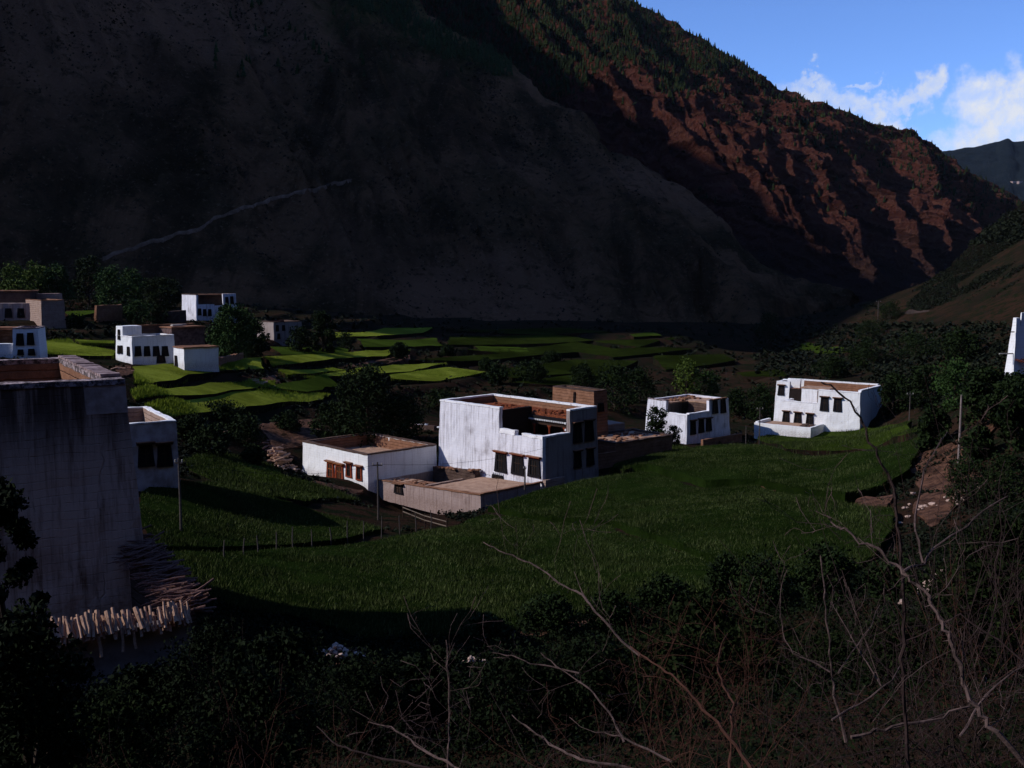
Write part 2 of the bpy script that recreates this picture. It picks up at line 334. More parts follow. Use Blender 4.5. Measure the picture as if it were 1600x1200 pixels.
class MB:
    def __init__(s): s.v = []; s.f = []
    def box(s, x0, x1, y0, y1, z0, z1, step=None):
        if not step:
            b = len(s.v)
            s.v += [(x, y, z) for z in (z0, z1) for y in (y0, y1) for x in (x0, x1)]
            s.f += [tuple(b + i for i in q) for q in ((0, 2, 3, 1), (4, 5, 7, 6), (0, 1, 5, 4), (2, 6, 7, 3), (0, 4, 6, 2), (1, 3, 7, 5))]
            return
        def lin(a, b_): return np.linspace(a, b_, max(2, int(math.ceil(abs(b_ - a) / step)) + 1))
        X, Y, Z = lin(x0, x1), lin(y0, y1), lin(z0, z1)
        for ax, val, fl in ((0, x0, 1), (0, x1, 0), (1, y0, 0), (1, y1, 1), (2, z0, 1), (2, z1, 0)):
            A, B = {0: (Y, Z), 1: (X, Z), 2: (X, Y)}[ax]; b = len(s.v)
            for a_ in A:
                for c in B: s.v.append({0: (val, a_, c), 1: (a_, val, c), 2: (a_, c, val)}[ax])
            for i in range(len(A) - 1):
                for j in range(len(B) - 1):
                    q = (b + i * len(B) + j, b + (i + 1) * len(B) + j, b + (i + 1) * len(B) + j + 1, b + i * len(B) + j + 1)
                    s.f.append(q[::-1] if fl else q)
    def tube(s, pts, rad, n=6, cap=True):
        pts = [Vector(p) for p in pts]; b = len(s.v); rad = rad if hasattr(rad, '__len__') else [rad] * len(pts)
        up = Vector((.31, .52, .8)).normalized()
        for i, p in enumerate(pts):
            t = (pts[min(i + 1, len(pts) - 1)] - pts[max(i - 1, 0)])
            t = t.normalized() if t.length > 1e-9 else Vector((0, 0, 1))
            a = t.cross(up)
            if a.length < .1: a = t.cross(Vector((1, 0, 0)))
            a.normalize(); c = t.cross(a)
            for k in range(n):
                th = 2 * math.pi * k / n; q = p + (a * math.cos(th) + c * math.sin(th)) * rad[i]; s.v.append(tuple(q))
        for i in range(len(pts) - 1):
            for k in range(n):
                k2 = (k + 1) % n; s.f.append((b + i * n + k, b + i * n + k2, b + (i + 1) * n + k2, b + (i + 1) * n + k))
        if cap: s.f.append(tuple(b + k for k in range(n))[::-1]); s.f.append(tuple(b + (len(pts) - 1) * n + k for k in range(n)))
    def prism(s, prof, lo, hi, put):           # prof: 2D outline, put(a, b, depth) -> xyz
        b = len(s.v); n = len(prof)
        s.v += [put(a, c, lo) for a, c in prof] + [put(a, c, hi) for a, c in prof]
        s.f.append(tuple(b + i for i in range(n))); s.f.append(tuple(b + n + i for i in range(n))[::-1])
        for i in range(n): j = (i + 1) % n; s.f.append((b + i, b + n + i, b + n + j, b + j))
    def build(s, name, m, parent=None, fn=None, smooth=False, jitter=0, seed=0):
        v = s.v
        if fn: v = [fn(*p) for p in v]
        if jitter:
            a = np.array(v, float); q = a * 1.1
            a = a + jitter * np.stack([fbm(q[:, 0], q[:, 1], q[:, 2], 3, seed + k * 11) for k in range(3)], 1); v = [tuple(t) for t in a]
        me = bpy.data.meshes.new(name); me.from_pydata(v, [], s.f); me.update()
        import bmesh
        bm = bmesh.new(); bm.from_mesh(me); bmesh.ops.remove_doubles(bm, verts=bm.verts, dist=.0005); bmesh.ops.recalc_face_normals(bm, faces=bm.faces); bm.to_mesh(me); bm.free()
        return link(name, me, m, parent, smooth)

# ------------------------------------------------------------------ the ground
CTRL = [(800, 1200, 14), (200, 1190, 18), (1500, 1190, 9), (600, 1100, 27), (1000, 1100, 24), (1400, 1050, 27), (1590, 1050, 14),
        (200, 1105, 29), (320, 1050, 33.5), (60, 1085, 31), (800, 1000, 42), (1200, 1000, 39), (500, 975, 46), (1000, 900, 58), (1250, 920, 52), (1450, 900, 52),
        (700, 900, 62), (340, 930, 52), (240, 900, 46), (300, 840, 66), (420, 830, 76), (560, 815, 88), (640, 800, 100), (757, 797, 105), (800, 781, 106), (845, 769, 109.5), (885, 759, 113), (597, 790, 117), (700, 850, 75),
        (575, 763, 117.5), (473, 741, 128), (850, 775, 112), (936, 750, 117), (880, 800, 98), (1000, 770, 101), (1000, 730, 119), (900, 850, 75),
        (1100, 780, 92), (1200, 800, 78), (1200, 730, 112), (1200, 703, 133), (1100, 710, 135), (1330, 690, 146), (1400, 705, 120), (1400, 800, 72), (1330, 750, 96),
        (1480, 780, 72), (1497, 731, 84), (1540, 690, 86), (1580, 800, 42), (1590, 900, 26), (1420, 668, 140),
        (1343, 681, 155), (1160, 696, 150), (1072, 692, 150), (1140, 690, 154), (970, 700, 140), (930, 715, 130),
        (400, 770, 92), (300, 760, 90), (280, 764, 79), (205, 768, 76), (430, 733, 125), (430, 690, 135), (530, 660, 150), (590, 695, 137), (660, 670, 150), (740, 700, 135),
        (420, 650, 145), (300, 633, 136), (230, 608, 130), (200, 572, 153), (300, 575, 158), (342, 574, 160), (420, 590, 165), (500, 620, 165), (620, 606, 190), (560, 560, 215),
        (600, 525, 290), (800, 605, 205), (900, 545, 290), (1000, 605, 215), (1100, 535, 330), (100, 545, 175), (30, 558, 130), (80, 506, 205), (0, 500, 205),
        (330, 500, 238), (290, 497, 238), (440, 536, 215), (150, 485, 255), (240, 510, 210), (700, 500, 400), (400, 485, 330), (1000, 505, 420), (200, 465, 320), (0, 470, 320),
        (1160, 565, 330), (1160, 610, 220), (1280, 548, 300), (1250, 600, 210), (1400, 600, 190), (1460, 560, 170), (1560, 610, 120), (1590, 600, 98), (1590, 560, 150),
        (1430, 502, 330), (1560, 504, 270), (1300, 505, 560), (1400, 490, 900), (1100, 500, 600), (600, 480, 700), (0, 460, 700)]
P = [tuple(at(*c)) for c in CTRL]
P += [(0, 0, -1.9), (-6, 3, -3.6), (5, 3, -1.9), (0, 6, -4.2), (-25, 5, -9), (25, 5, 2.5), (0, -30, 12), (-60, -30, 2), (60, -30, 34), (0, -100, 85), (120, 0, 90), (90, 60, 22), (150, 120, 40),  # unseen slopes behind and to the right raised to cut sky light
      (-100, -100, 45), (120, -120, 140), (-120, 0, -6), (-90, 60, -9), (-150, 120, -8), (-220, 200, -6), (0, -300, 280), (300, 0, 250), (300, 300, 130), (-300, 0, -2), (-300, 300, 4), (-300, -300, 200), (300, -300, 360),
      (-700, 500, 20), (-900, 0, 20), (700, 700, 60), (600, 1500, -40), (0, 1500, -20), (-1200, 1500, 0), (1500, 1500, 50), (600, 3500, -60), (-2500, 3500, 0), (2500, 3500, 0), (-2500, -500, 100), (2500, -500, 500), (0, 5000, -60)]
P = np.array(P); XY = P[:, :2] / 100.0
def _phi(r2): return np.where(r2 > 1e-12, .5 * r2 * np.log(np.maximum(r2, 1e-12)), 0)
n_ = len(P); K = _phi(((XY[:, None] - XY[None]) ** 2).sum(-1)) + np.eye(n_) * 2e-4
Q = np.hstack([np.ones((n_, 1)), XY]); A_ = np.block([[K, Q], [Q.T, np.zeros((3, 3))]])
SOL = np.linalg.solve(A_, np.concatenate([P[:, 2], np.zeros(3)]))
def sstep(a, b, x): t = np.clip((x - a) / (b - a), 0, 1); return t * t * (3 - 2 * t)
def zg(x, y, smooth=False):
    x = np.asarray(x, float); y = np.asarray(y, float); sh = np.broadcast(x, y).shape
    xf = np.broadcast_to(x, sh).ravel() / 100; yf = np.broadcast_to(y, sh).ravel() / 100; out = np.empty(xf.size)
    for i in range(0, xf.size, 20000):
        a, b = xf[i:i + 20000], yf[i:i + 20000]
        out[i:i + 20000] = _phi((a[:, None] - XY[None, :, 0]) ** 2 + (b[:, None] - XY[None, :, 1]) ** 2) @ SOL[:n_] + SOL[n_] + SOL[n_ + 1] * a + SOL[n_ + 2] * b
    z = out.reshape(sh)
    if smooth: return z + .30 * fbm(x / 13, y / 13, 0, 3, 9) * sstep(40, 60, y) * sstep(200, 120, y)
    # terraced strips on the far flat
    wgt = sstep(150, 185, y + .25 * x) * sstep(95, 50, x) * sstep(520, 430, y) * sstep(-260, -200, x)
    zz = z + .8 * fbm(x / 40, y / 40, 0, 2, 5); st = 1.5
    t = zz / st; fr = t - np.floor(t); tz = (np.floor(t) + sstep(.72, .95, fr)) * st
    z = z * (1 - wgt) + tz * wgt
    # soft swells of the crop land near by
    z = z + .30 * fbm(x / 13, y / 13, 0, 3, 9) * sstep(40, 60, y) * sstep(200, 120, y)
    return z
def g1(x, y): return float(zg(np.array([x]), np.array([y]))[0])
_T = np.concatenate([np.arange(2, 60, .25), np.arange(60, 200, .5), np.arange(200, 900, 2.0)])
def gp(px, py):                                # photo pixel -> point on the ground
    v = px2dir(px, py); v = v / v.y; z = zg(v.x * _T, _T); h = v.z * _T - z
    k = np.where(h < 0)[0]
    if len(k) == 0: return v * 500
    i = k[0]
    if i == 0: return v * 2
    t = _T[i - 1] + (_T[i] - _T[i - 1]) * h[i - 1] / (h[i - 1] - h[i]); return v * t

def axis(vals):
    out = [vals[0][0]]
    for a, b, s0 in vals:
        n = max(1, int(round((b - a) / s0))); out += list(a + (b - a) * (np.arange(1, n + 1) / n))
    return np.array(out)
xs = axis([(-2500, -600, 120), (-600, -240, 14), (-240, -120, 2.5), (-120, 110, 1.0), (110, 240, 2.5), (240, 600, 14), (600, 2500, 120)])
ys = axis([(-500, -60, 25), (-60, 0, 4), (0, 210, 1.0), (210, 450, 2.0), (450, 1000, 14), (1000, 5000, 160)])
GX, GY = np.meshgrid(xs, ys, indexing='ij'); GZ = zg(GX, GY)
near = sstep(420, 120, GY) * (np.abs(GX) < 260)
GZ = GZ + near * (.22 * fbm(GX / 3.1, GY / 3.1, 0, 3, 3) - .1)
ZS = zg(GX, GY)
def zq(x, y):                                  # quick look-up of the same ground
    i = np.clip(np.searchsorted(xs, x) - 1, 0, len(xs) - 2); j = np.clip(np.searchsorted(ys, y) - 1, 0, len(ys) - 2)
    a = (x - xs[i]) / (xs[i + 1] - xs[i]); b = (y - ys[j]) / (ys[j + 1] - ys[j])
    return (ZS[i, j] * (1 - a) + ZS[i + 1, j] * a) * (1 - b) + (ZS[i, j + 1] * (1 - a) + ZS[i + 1, j + 1] * a) * b
def gq(px, py):
    v = px2dir(px, py); v = v / v.y; h = v.z * _T - zq(v.x * _T, _T); k = np.where(h < 0)[0]
    return v * float(_T[k[0]] if len(k) else 500)
gm = npmesh('ground', np.stack([GX, GY, GZ], -1).reshape(-1, 3), gridfaces(len(xs), len(ys)))
tag(link('ground', gm, GROUND, smooth=True), kind='structure')

# ------------------------------------------------------------------ mountains
def surf(name, crest, foot, m, nu, nv, disp, back=.35, prof=1.0, seed=0, backdrop=1.0, world_pts=False):
    c = np.array([p if world_pts else tuple(at(*p)) for p in crest], float); f = np.array([p if world_pts else tuple(at(*p)) for p in foot], float)
    def res(a, n):
        t = np.linspace(0, len(a) - 1, n); i = np.clip(t.astype(int), 0, len(a) - 2); fr = (t - i)[:, None]
        p0 = a[np.clip(i - 1, 0, len(a) - 1)]; p1 = a[i]; p2 = a[i + 1]; p3 = a[np.clip(i + 2, 0, len(a) - 1)]
        cr = .5 * ((2 * p1) + (-p0 + p2) * fr + (2 * p0 - 5 * p1 + 4 * p2 - p3) * fr ** 2 + (-p0 + 3 * p1 - 3 * p2 + p3) * fr ** 3)
        return .5 * cr + .5 * (p1 * (1 - fr) + p2 * fr)
    C, Fo = res(c, nu), res(f, nu)
    v = np.linspace(-.06, 1 + back, nv); V = v[None, :, None]
    W = np.where(V <= 1, V, 1); base = Fo[:, None] * (1 - W) + C[:, None] * W
    zprof = np.sign(W[..., 0]) * np.abs(W[..., 0]) ** prof
    base[..., 2] = Fo[:, None, 2] * (1 - zprof) + C[:, None, 2] * zprof
    over = np.clip(V[..., 0] - 1, 0, None); H = (C - Fo); hd = H[:, :2] / (np.linalg.norm(H[:, :2], axis=1, keepdims=True) + 1e-6)
    L = np.linalg.norm(H, axis=1)[:, None]
    base[..., 0] += hd[:, 0:1] * over * L; base[..., 1] += hd[:, 1:2] * over * L; base[..., 2] -= over * L * .6 * backdrop
    d1 = np.gradient(base, axis=0); d2 = np.gradient(base, axis=1); N = np.cross(d1, d2); N /= np.linalg.norm(N, axis=-1, keepdims=True) + 1e-9
    N *= np.where((N @ np.array([0, -1, .6]))[..., None] < 0, -1, 1)
    arc = np.concatenate([[0], np.cumsum(np.linalg.norm(np.diff(C[:, :], axis=0), axis=1))])[:, None] * np.ones((1, nv))
    D = disp(base, arc, np.ones((nu, 1)) * v[None])
    pts = base + N * D[..., None]
    return link(name, npmesh(name, pts.reshape(-1, 3), gridfaces(nu, nv)), m, smooth=True)

def d_near(b, a, v):
    x, y, z = b[..., 0], b[..., 1], b[..., 2]
    edge = sstep(-.02, .12, v)
    wob = a + 26 * fbm(x / 160, z / 160, 0, 2, 4)
    return edge * (15 * ridged(wob / 190, v * 1.2, 0, 2, 31) * sstep(0, .4, v) + 8 * ridged(wob / 60, v * 2.5, 0, 3, 12) + 4 * fbm(x / 22, y / 22, z / 22, 4, 8) + 1.6 * fbm(x / 5, y / 5, z / 5, 2, 18))
near_m = surf('mountain_slope',
    [(-1700, 800, 800), (-1300, 900, 900), (-1000, 1000, 920), (-720, 1150, 880), (-450, 1150, 680), (-260, 1030, 430), (600, -25, 900), (780, 105, 830), (1000, 295, 720), (1150, 405, 640), (1310, 496, 565)] if False else
    [(-1700, 800, 800.), (-1300, 900, 900.), (-1000, 1000, 920.), (-720, 1150, 880.), (-450, 1150, 660.), (-250, 1020, 420.)] + [tuple(at(*q)) for q in ((600, -25, 900), (780, 105, 830), (1000, 295, 720), (1150, 405, 640), (1310, 496, 565))],
    [tuple(at(*q)) for q in ((-1700, 410, 350), (-700, 410, 370), (-100, 450, 385), (250, 474, 405), (560, 490, 425), (760, 500, 440), (930, 506, 450), (1040, 512, 455), (1130, 522, 450), (1190, 545, 400), (1312, 512, 540))],
    M_NEAR, 520, 240, d_near, prof=1.08, world_pts=True)
tag(near_m, kind='structure')
# unseen spur added left of view to shade the mountain slope
SX, SY = np.meshgrid(np.linspace(-2300, -240, 110), np.linspace(260, 2200, 100), indexing='ij')
rl = np.array([(-640, 262, 60), (-690, 305, 500), (-760, 400, 690), (-850, 600, 760), (-1000, 900, 930), (-1100, 1300, 1000), (-1300, 2300, 1100)], float); best = np.full(SX.shape, -1e9)
for i in range(len(rl) - 1):
    A0, B0 = rl[i], rl[i + 1]; dx, dy = B0[0] - A0[0], B0[1] - A0[1]; t_ = np.clip(((SX - A0[0]) * dx + (SY - A0[1]) * dy) / (dx * dx + dy * dy), 0, 1)
    dist = np.hypot(SX - A0[0] - t_ * dx, SY - A0[1] - t_ * dy); best = np.maximum(best, A0[2] + (B0[2] - A0[2]) * t_ - 1.12 * dist)
SZ = best + 28 * ridged(SX / 190, SY / 190, 0, 4, 90)
tag(link('added_shade_spur', npmesh('added_shade_spur', np.stack([SX, SY, SZ], -1).reshape(-1, 3), gridfaces(110, 100)), M_NEAR, smooth=True), kind='structure')

def d_red(b, a, v):
    x, y, z = b[..., 0], b[..., 1], b[..., 2]
    w_ = a + 30 * fbm(x / 120, y / 120, z / 120, 3, 77) + 25 * v
    w_ = w_ + 14 * fbm(x / 45, y / 45, z / 45, 2, 78); main = ridged(w_ / 64, v * 1.3, 0, 1, 52); sec = ridged(w_ / 23, v * 3.5, 0, 2, 63)
    amp = sstep(-.05, .25, v) * (1 - .75 * sstep(.72, 1.0, v))
    strata = np.sin((x * .05 + z * .16 + 3 * fbm(x / 60, y / 60, z / 60, 2, 3)) * 1.6)
    return amp * (19 * main + 8 * sec) + (6.0 * fbm(x / 20, y / 20, z / 20, 4, 20) + 4.5 * ridged(x / 17 + z / 40, y / 30, z / 9, 3, 25) + 2.2 * strata) * sstep(-.05, .1, v) * (1 - .55 * sstep(.85, 1, v)) + 1.6 * fbm(x / 4, y / 4, z / 4, 3, 22)
red_m = surf('red_mountain',
    [(-300, -700, 1500), (300, -420, 1400), (700, -180, 1300), (960, -8, 1200), (1120, 82, 1180), (1215, 143, 1150), (1330, 182, 1180), (1430, 216, 1200), (1500, 262, 1230), (1600, 322, 1300), (1750, 400, 1400)],
    [(800, 480, 720), (1080, 490, 700), (1260, 500, 690), (1350, 498, 720), (1410, 494, 760), (1450, 488, 800), (1490, 482, 850), (1530, 480, 900), (1570, 480, 950), (1640, 480, 1020), (1760, 470, 1100)],
    M_RED, 760, 380, d_red, prof=1.05)
tag(red_m, kind='structure')
def d_far(b, a, v):
    x, y, z = b[..., 0], b[..., 1], b[..., 2]
    return 40 * ridged(x / 300, y / 300, z / 300, 4, 5) * sstep(0, .2, v) * (1 - .8 * sstep(.8, 1, v)) + 8 * fbm(x / 40, y / 40, z / 40, 3, 6)
far_m = surf('far_hill', [(1200, 300, 4200), (1400, 252, 4000), (1460, 240, 3900), (1530, 229, 3900), (1558, 224, 3900), (1574, 217, 3900), (1590, 222, 3900), (1680, 205, 3900), (2000, 120, 3900), (2600, 0, 3800)],
    [(1200, 470, 2400), (1400, 470, 2300), (1460, 470, 2200), (1530, 470, 2200), (1558, 470, 2200), (1574, 470, 2200), (1590, 470, 2200), (1680, 470, 2200), (2000, 470, 2100), (2600, 470, 2000)], M_FAR, 160, 80, d_far)
tag(far_m, kind='structure')
def d_right(b, a, v):
    x, y, z = b[..., 0], b[..., 1], b[..., 2]
    return sstep(0, .15, v) * (7 * ridged(x / 60, y / 60, z / 60, 3, 44) * (1 - .6 * sstep(.8, 1, v)) + 2.2 * fbm(x / 9, y / 9, z / 9, 3, 46))
right_m = surf('right_hillside', [(1405, 492, 450), (1432, 474, 450), (1470, 438, 450), (1510, 400, 455), (1545, 366, 460), (1600, 326, 470), (1720, 240, 480), (2000, 60, 480), (2600, -300, 420), (4200, -900, 330)],
    [(1405, 500, 400), (1432, 500, 340), (1470, 500, 315), (1510, 500, 300), (1545, 500, 285), (1600, 500, 270), (1720, 505, 250), (2000, 500, 230), (2600, 470, 200), (4200, 300, 150)], M_RIGHT, 240, 110, d_right, back=.5)
tag(right_m, kind='structure')

def bvh(o):
    me = o.data; v = np.empty(len(me.vertices) * 3, np.float32); me.vertices.foreach_get('co', v)
    return BVHTree.FromPolygons([tuple(q) for q in v.reshape(-1, 3).tolist()], [tuple(p.vertices) for p in me.polygons])
BN, BR, BRI = bvh(near_m), bvh(red_m), bvh(right_m)
def hit(tree, px, py):
    d = px2dir(px, py).normalized(); r = tree.ray_cast(Vector((0, 0, 0)), d); return r
def strip_on(tree, pix, width, m, name, lift=.5, **k):
    pts = []
    for i in range(len(pix) - 1):
        for t in np.linspace(0, 1, 14, endpoint=False):
            px = pix[i][0] + (pix[i + 1][0] - pix[i][0]) * t; py = pix[i][1] + (pix[i + 1][1] - pix[i][1]) * t + 1.2 * math.sin(px * .13) + .8 * math.sin(px * .31)
            r = hit(tree, px, py)
            if r[0]: pts.append((r[0], r[1]))
    v, f = [], []
    for i, (p, nn) in enumerate(pts):
        nn = nn if nn.z > 0 else -nn
        w_ = width * (1 + .4 * math.sin(i * .7) * math.sin(i * .23))
        down = (Vector((0, 0, -1)) + nn * nn.z).normalized()
        v += [tuple(p + nn * lift * 2 + Vector((0, 0, .3))), tuple(p + nn * lift * 2.4 + down * w_), tuple(p - nn * 2 + down * (w_ + 2))]
        if i: b = 3 * i; f += [(b - 3, b - 2, b + 1, b), (b - 2, b - 1, b + 2, b + 1)]
    me = bpy.data.meshes.new(name); me.from_pydata(v, [], f); o = link(name, me, m, smooth=True); return tag(o, kind='structure', **k)
strip_on(BN, [(160, 403), (240, 376), (320, 354), (334, 341), (380, 325), (438, 307), (500, 293), (555, 279)], 1.0, PATHM, 'mountain_track', lift=.25)

# ------------------------------------------------------------------ scattered shrubs and pines on the slopes (nobody could count them)
def ico():
    t = (1 + 5 ** .5) / 2
    v = np.array([(-1, t, 0), (1, t, 0), (-1, -t, 0), (1, -t, 0), (0, -1, t), (0, 1, t), (0, -1, -t), (0, 1, -t), (t, 0, -1), (t, 0, 1), (-t, 0, -1), (-t, 0, 1)], float) / 1.9
    f = np.array([(0, 11, 5), (0, 5, 1), (0, 1, 7), (0, 7, 10), (0, 10, 11), (1, 5, 9), (5, 11, 4), (11, 10, 2), (10, 7, 6), (7, 1, 8), (3, 9, 4), (3, 4, 2), (3, 2, 6), (3, 6, 8), (3, 8, 9), (4, 9, 5), (2, 4, 11), (6, 2, 10), (8, 6, 7), (9, 8, 1)])
    return v, f
def pine():
    v, f = [], []
    for z0, r, h in ((0, .26, .55), (.25, .20, .5), (.5, .13, .5)):
        b = len(v); v += [(r * math.cos(k * 2 * math.pi / 6), r * math.sin(k * 2 * math.pi / 6), z0 + .04 * (k % 2)) for k in range(6)] + [(0, 0, z0 + h)]
        f += [(b + k, b + (k + 1) % 6, b + 6) for k in range(6)]
    return np.array(v), np.array(f)
def stuff_inst(name, tv, tf, pos, size, m, jit=.18, label=None, cat=None):
    n = len(pos); rz = rng.uniform(0, 6.28, n); c, s = np.cos(rz), np.sin(rz)
    t = tv[None] * (1 + rng.uniform(-jit, jit, (n, len(tv), 1)))
    x = t[..., 0] * c[:, None] - t[..., 1] * s[:, None]; y = t[..., 0] * s[:, None] + t[..., 1] * c[:, None]
    sz = np.asarray(size)[:, None] if np.ndim(size) else size
    V = np.stack([x * sz, y * sz, t[..., 2] * sz], -1) + np.asarray(pos)[:, None]
    Fc = (tf[None] + (np.arange(n) * len(tv))[:, None, None]).reshape(-1, tf.shape[1])
    return tag(link(name, npmesh(name, V.reshape(-1, 3), Fc), m), label=label, cat=cat, kind='stuff')
def scatter_px(tree, polys, n, dens=None):
    out = []
    for k in range(n):
        q = random.choice(polys); px = random.uniform(q[0], q[2]); py = random.uniform(q[1], q[3])
        if dens and random.random() > dens(px, py): continue
        r = hit(tree, px, py)
        if r[0]: out.append((r[0].x, r[0].y, r[0].z - .3))
    return np.array(out)
iv, if_ = ico(); pv, pf = pine()
def clump(n=13):
    V = []
    for i in range(n):
        c = rng.normal(0, .34, 3); c[2] = abs(c[2]) * 1.1 + .1; a = rng.normal(0, 1, 3); a /= np.linalg.norm(a); b = np.cross(a, rng.normal(0, 1, 3)); b /= np.linalg.norm(b); V += [c - a * .34, c + b * .22, c + a * .34, c - b * .22]
    return np.array(V), np.arange(4 * n).reshape(-1, 4)
cv, cf = clump()
SCRUB = islandmat('scrub_leaf', [(.006, .009, .005), (.012, .017, .008), (.018, .022, .011), (.008, .011, .006)])
def dn(px, py): q_ = px - .7 * py; return float(np.clip(.35 + 1.1 * vn(q_ / 45, py / 110, 0, 4) + .7 * vn(q_ / 13, py / 20, 0, 8), .02, 1))
pts = scatter_px(BN, [(0, 0, 1250, 510)], 17000, dn)
stuff_inst('slope_scrub', cv, cf, pts, rng.uniform(.6, 1.9, len(pts)) * np.clip(pts[:, 1] / 700, .5, 1.3), islandmat('slope_scrub_leaf', [(.012, .014, .008), (.022, .022, .013), (.008, .010, .006)]), .3, 'dark scrub dotted over the shaded mountain slope', 'scrub')
def dr(px, py):                                # forest hugs the crest and the upper left
    line = np.interp(px, [700, 970, 1120, 1220, 1430, 1600], [-60, 0, 88, 148, 218, 325])
    below = py - line
    if px < 1180:
        lim = np.interp(px, [600, 850, 1000, 1180], [250, 175, 95, 16]) + 38 * float(vn(px / 55, py / 35)) + 16 * float(vn(px / 14, py / 14, 0, 3))
        return 1.0 if below < lim else (.16 if below < lim + 25 else .015)
    return 1.0 if below < 14 else (.35 if below < 70 else .04)
pts = scatter_px(BR, [(600, 0, 1190, 200), (600, 0, 1190, 200), (1100, 60, 1600, 340)], 12500, dr)
stuff_inst('pine_forest', pv, pf, pts, rng.uniform(3, 6.8, len(pts)), islandmat('pine_needle', [(.006, .011, .003), (.012, .019, .004), (.020, .028, .006)]), .15, 'dense dark pines covering the upper red mountain and its crest', 'forest')
pts = scatter_px(BR, [(960, 60, 1600, 330)], 5200, lambda px, py: .5 if (py - np.interp(px, [970, 1120, 1220, 1430, 1600], [0, 88, 148, 218, 325])) < 60 + 25 * float(vn(px / 40, py / 40)) else 0.02)
stuff_inst('crest_scrub', cv, cf, pts, rng.uniform(1.6, 3.8, len(pts)), islandmat('crest_scrub_leaf', [(.012, .018, .008), (.022, .028, .012)]), .3, 'scattered round bushes on the sunlit red crest', 'scrub')
pts = scatter_px(BN, [(330, 0, 800, 120)], 3500, lambda px, py: 1.0 if abs(py - (px - 560) * .5 + 5) < 24 + 10 * float(vn(px / 30, py / 30)) else .02)
stuff_inst('slope_forest', pv, pf, pts, rng.uniform(3.5, 7, len(pts)), islandmat('slope_needle', [(.016, .024, .005), (.028, .040, .009)]), .15, 'belt of pines high on the near slope', 'forest')
pts = scatter_px(BRI, [(1420, 330, 1600, 440), (1420, 330, 1600, 440), (1410, 440, 1600, 500), (1410, 430, 1600, 500)], 11000)
stuff_inst('hillside_scrub', cv, cf, pts, rng.uniform(.6, 2.0, len(pts)) * np.where(pts[:, 2] < 12, .55, 1.0), SCRUB, .2, 'dark scrub over the steep hillside at right', 'scrub')

# ------------------------------------------------------------------ dirt patches, road and crop fields (draped slabs)
def inpoly(x, y, poly):
    c = np.zeros(x.shape, bool); n = len(poly)
    for i in range(n):
        x1, y1 = poly[i]; x2, y2 = poly[(i + 1) % n]
        k = ((y1 > y) != (y2 > y)) & (x < (x2 - x1) * (y - y1) / ((y2 - y1) if y2 != y1 else 1e-9) + x1); c ^= k
    return c
def polygon(pix, sub=5):
    w_ = [gp(*p) for p in pix]; out = []
    for i in range(len(w_)):
        a, b = w_[i], w_[(i + 1) % len(w_)]
        for t in np.linspace(0, 1, sub, endpoint=False):
            q = a * (1 - t) + b * t; L = (b - a).length; am = min(.6, .05 * L)
            out.append((q.x + am * float(vn(q.x / 3, q.y / 3, 0, 2)), q.y + am * float(vn(q.x / 3, q.y / 3, 0, 3))))
    return np.array(out)
def slab(name, pix, h, res, m, rough=.1, edge=None, d_plane=False, **k):
    poly = polygon(pix); x0, y0 = poly.min(0) - res; x1, y1 = poly.max(0) + res
    X = np.arange(x0, x1 + res, res); Y = np.arange(y0, y1 + res, res); CX, CY = np.meshgrid((X[:-1] + X[1:]) / 2, (Y[:-1] + Y[1:]) / 2, indexing='ij')
    keep = inpoly(CX, CY, poly)
    ii, jj = np.where(keep); nY = len(Y)
    quads = np.stack([ii * nY + jj, (ii + 1) * nY + jj, (ii + 1) * nY + jj + 1, ii * nY + jj + 1], 1)
    used, inv = np.unique(quads, return_inverse=True); quads = inv.reshape(-1, 4)
    VX = X[used // nY]; VY = Y[used % nY]; cnt = np.bincount(quads.ravel(), minlength=len(used)); bd = cnt < 4
    A = poly; B = np.roll(poly, -1, 0); pb = np.stack([VX[bd], VY[bd]], 1)
    AB = B - A; t = np.clip(((pb[:, None] - A[None]) * AB[None]).sum(-1) / ((AB ** 2).sum(-1)[None] + 1e-9), 0, 1); pr = A[None] + AB[None] * t[..., None]
    dd = ((pb[:, None] - pr) ** 2).sum(-1); kx = dd.argmin(1); near_ = pr[np.arange(len(pb)), kx]
    VX = VX.copy(); VY = VY.copy(); VX[bd] = near_[:, 0]; VY[bd] = near_[:, 1]
    Z = zg(VX, VY, True) + h + rough * fbm(VX / 1.3, VY / 1.3, 0, 3, 6)
    if d_plane:
        Am = np.stack([np.ones(len(VX)), VX, VY], 1); sol = np.linalg.lstsq(Am, Z, rcond=None)[0]; Z = .25 * Z + .75 * (Am @ sol) + .15; Z = np.maximum(Z, zg(VX, VY) + .12)
    # skirt
    e = np.concatenate([quads[:, [0, 1]], quads[:, [1, 2]], quads[:, [2, 3]], quads[:, [3, 0]]]); key = {}
    for a, b in e.tolist(): kk = (min(a, b), max(a, b)); key[kk] = (a, b) if kk not in key else None
    be = [v for v in key.values() if v]; nV = len(used); low = np.stack([VX, VY, Z - h - 2.0], 1); top = np.stack([VX, VY, Z], 1)
    sk = np.array([(b, a, a + nV, b + nV) for a, b in be]) if be else np.zeros((0, 4), int)
    me = npmesh(name, np.concatenate([top, low]), np.concatenate([quads, sk]))
    o = link(name, me, m); me.materials.append(edge or GROUND); nq = len(quads); me.polygons.foreach_set('use_smooth', [i < nq for i in range(len(me.polygons))])
    me.polygons.foreach_set('material_index', [0 if i < nq or m is DIRT else 1 for i in range(len(me.polygons))]); me.set_sharp_from_angle(angle=R(45))
    tag(o, kind='structure', **k); return poly
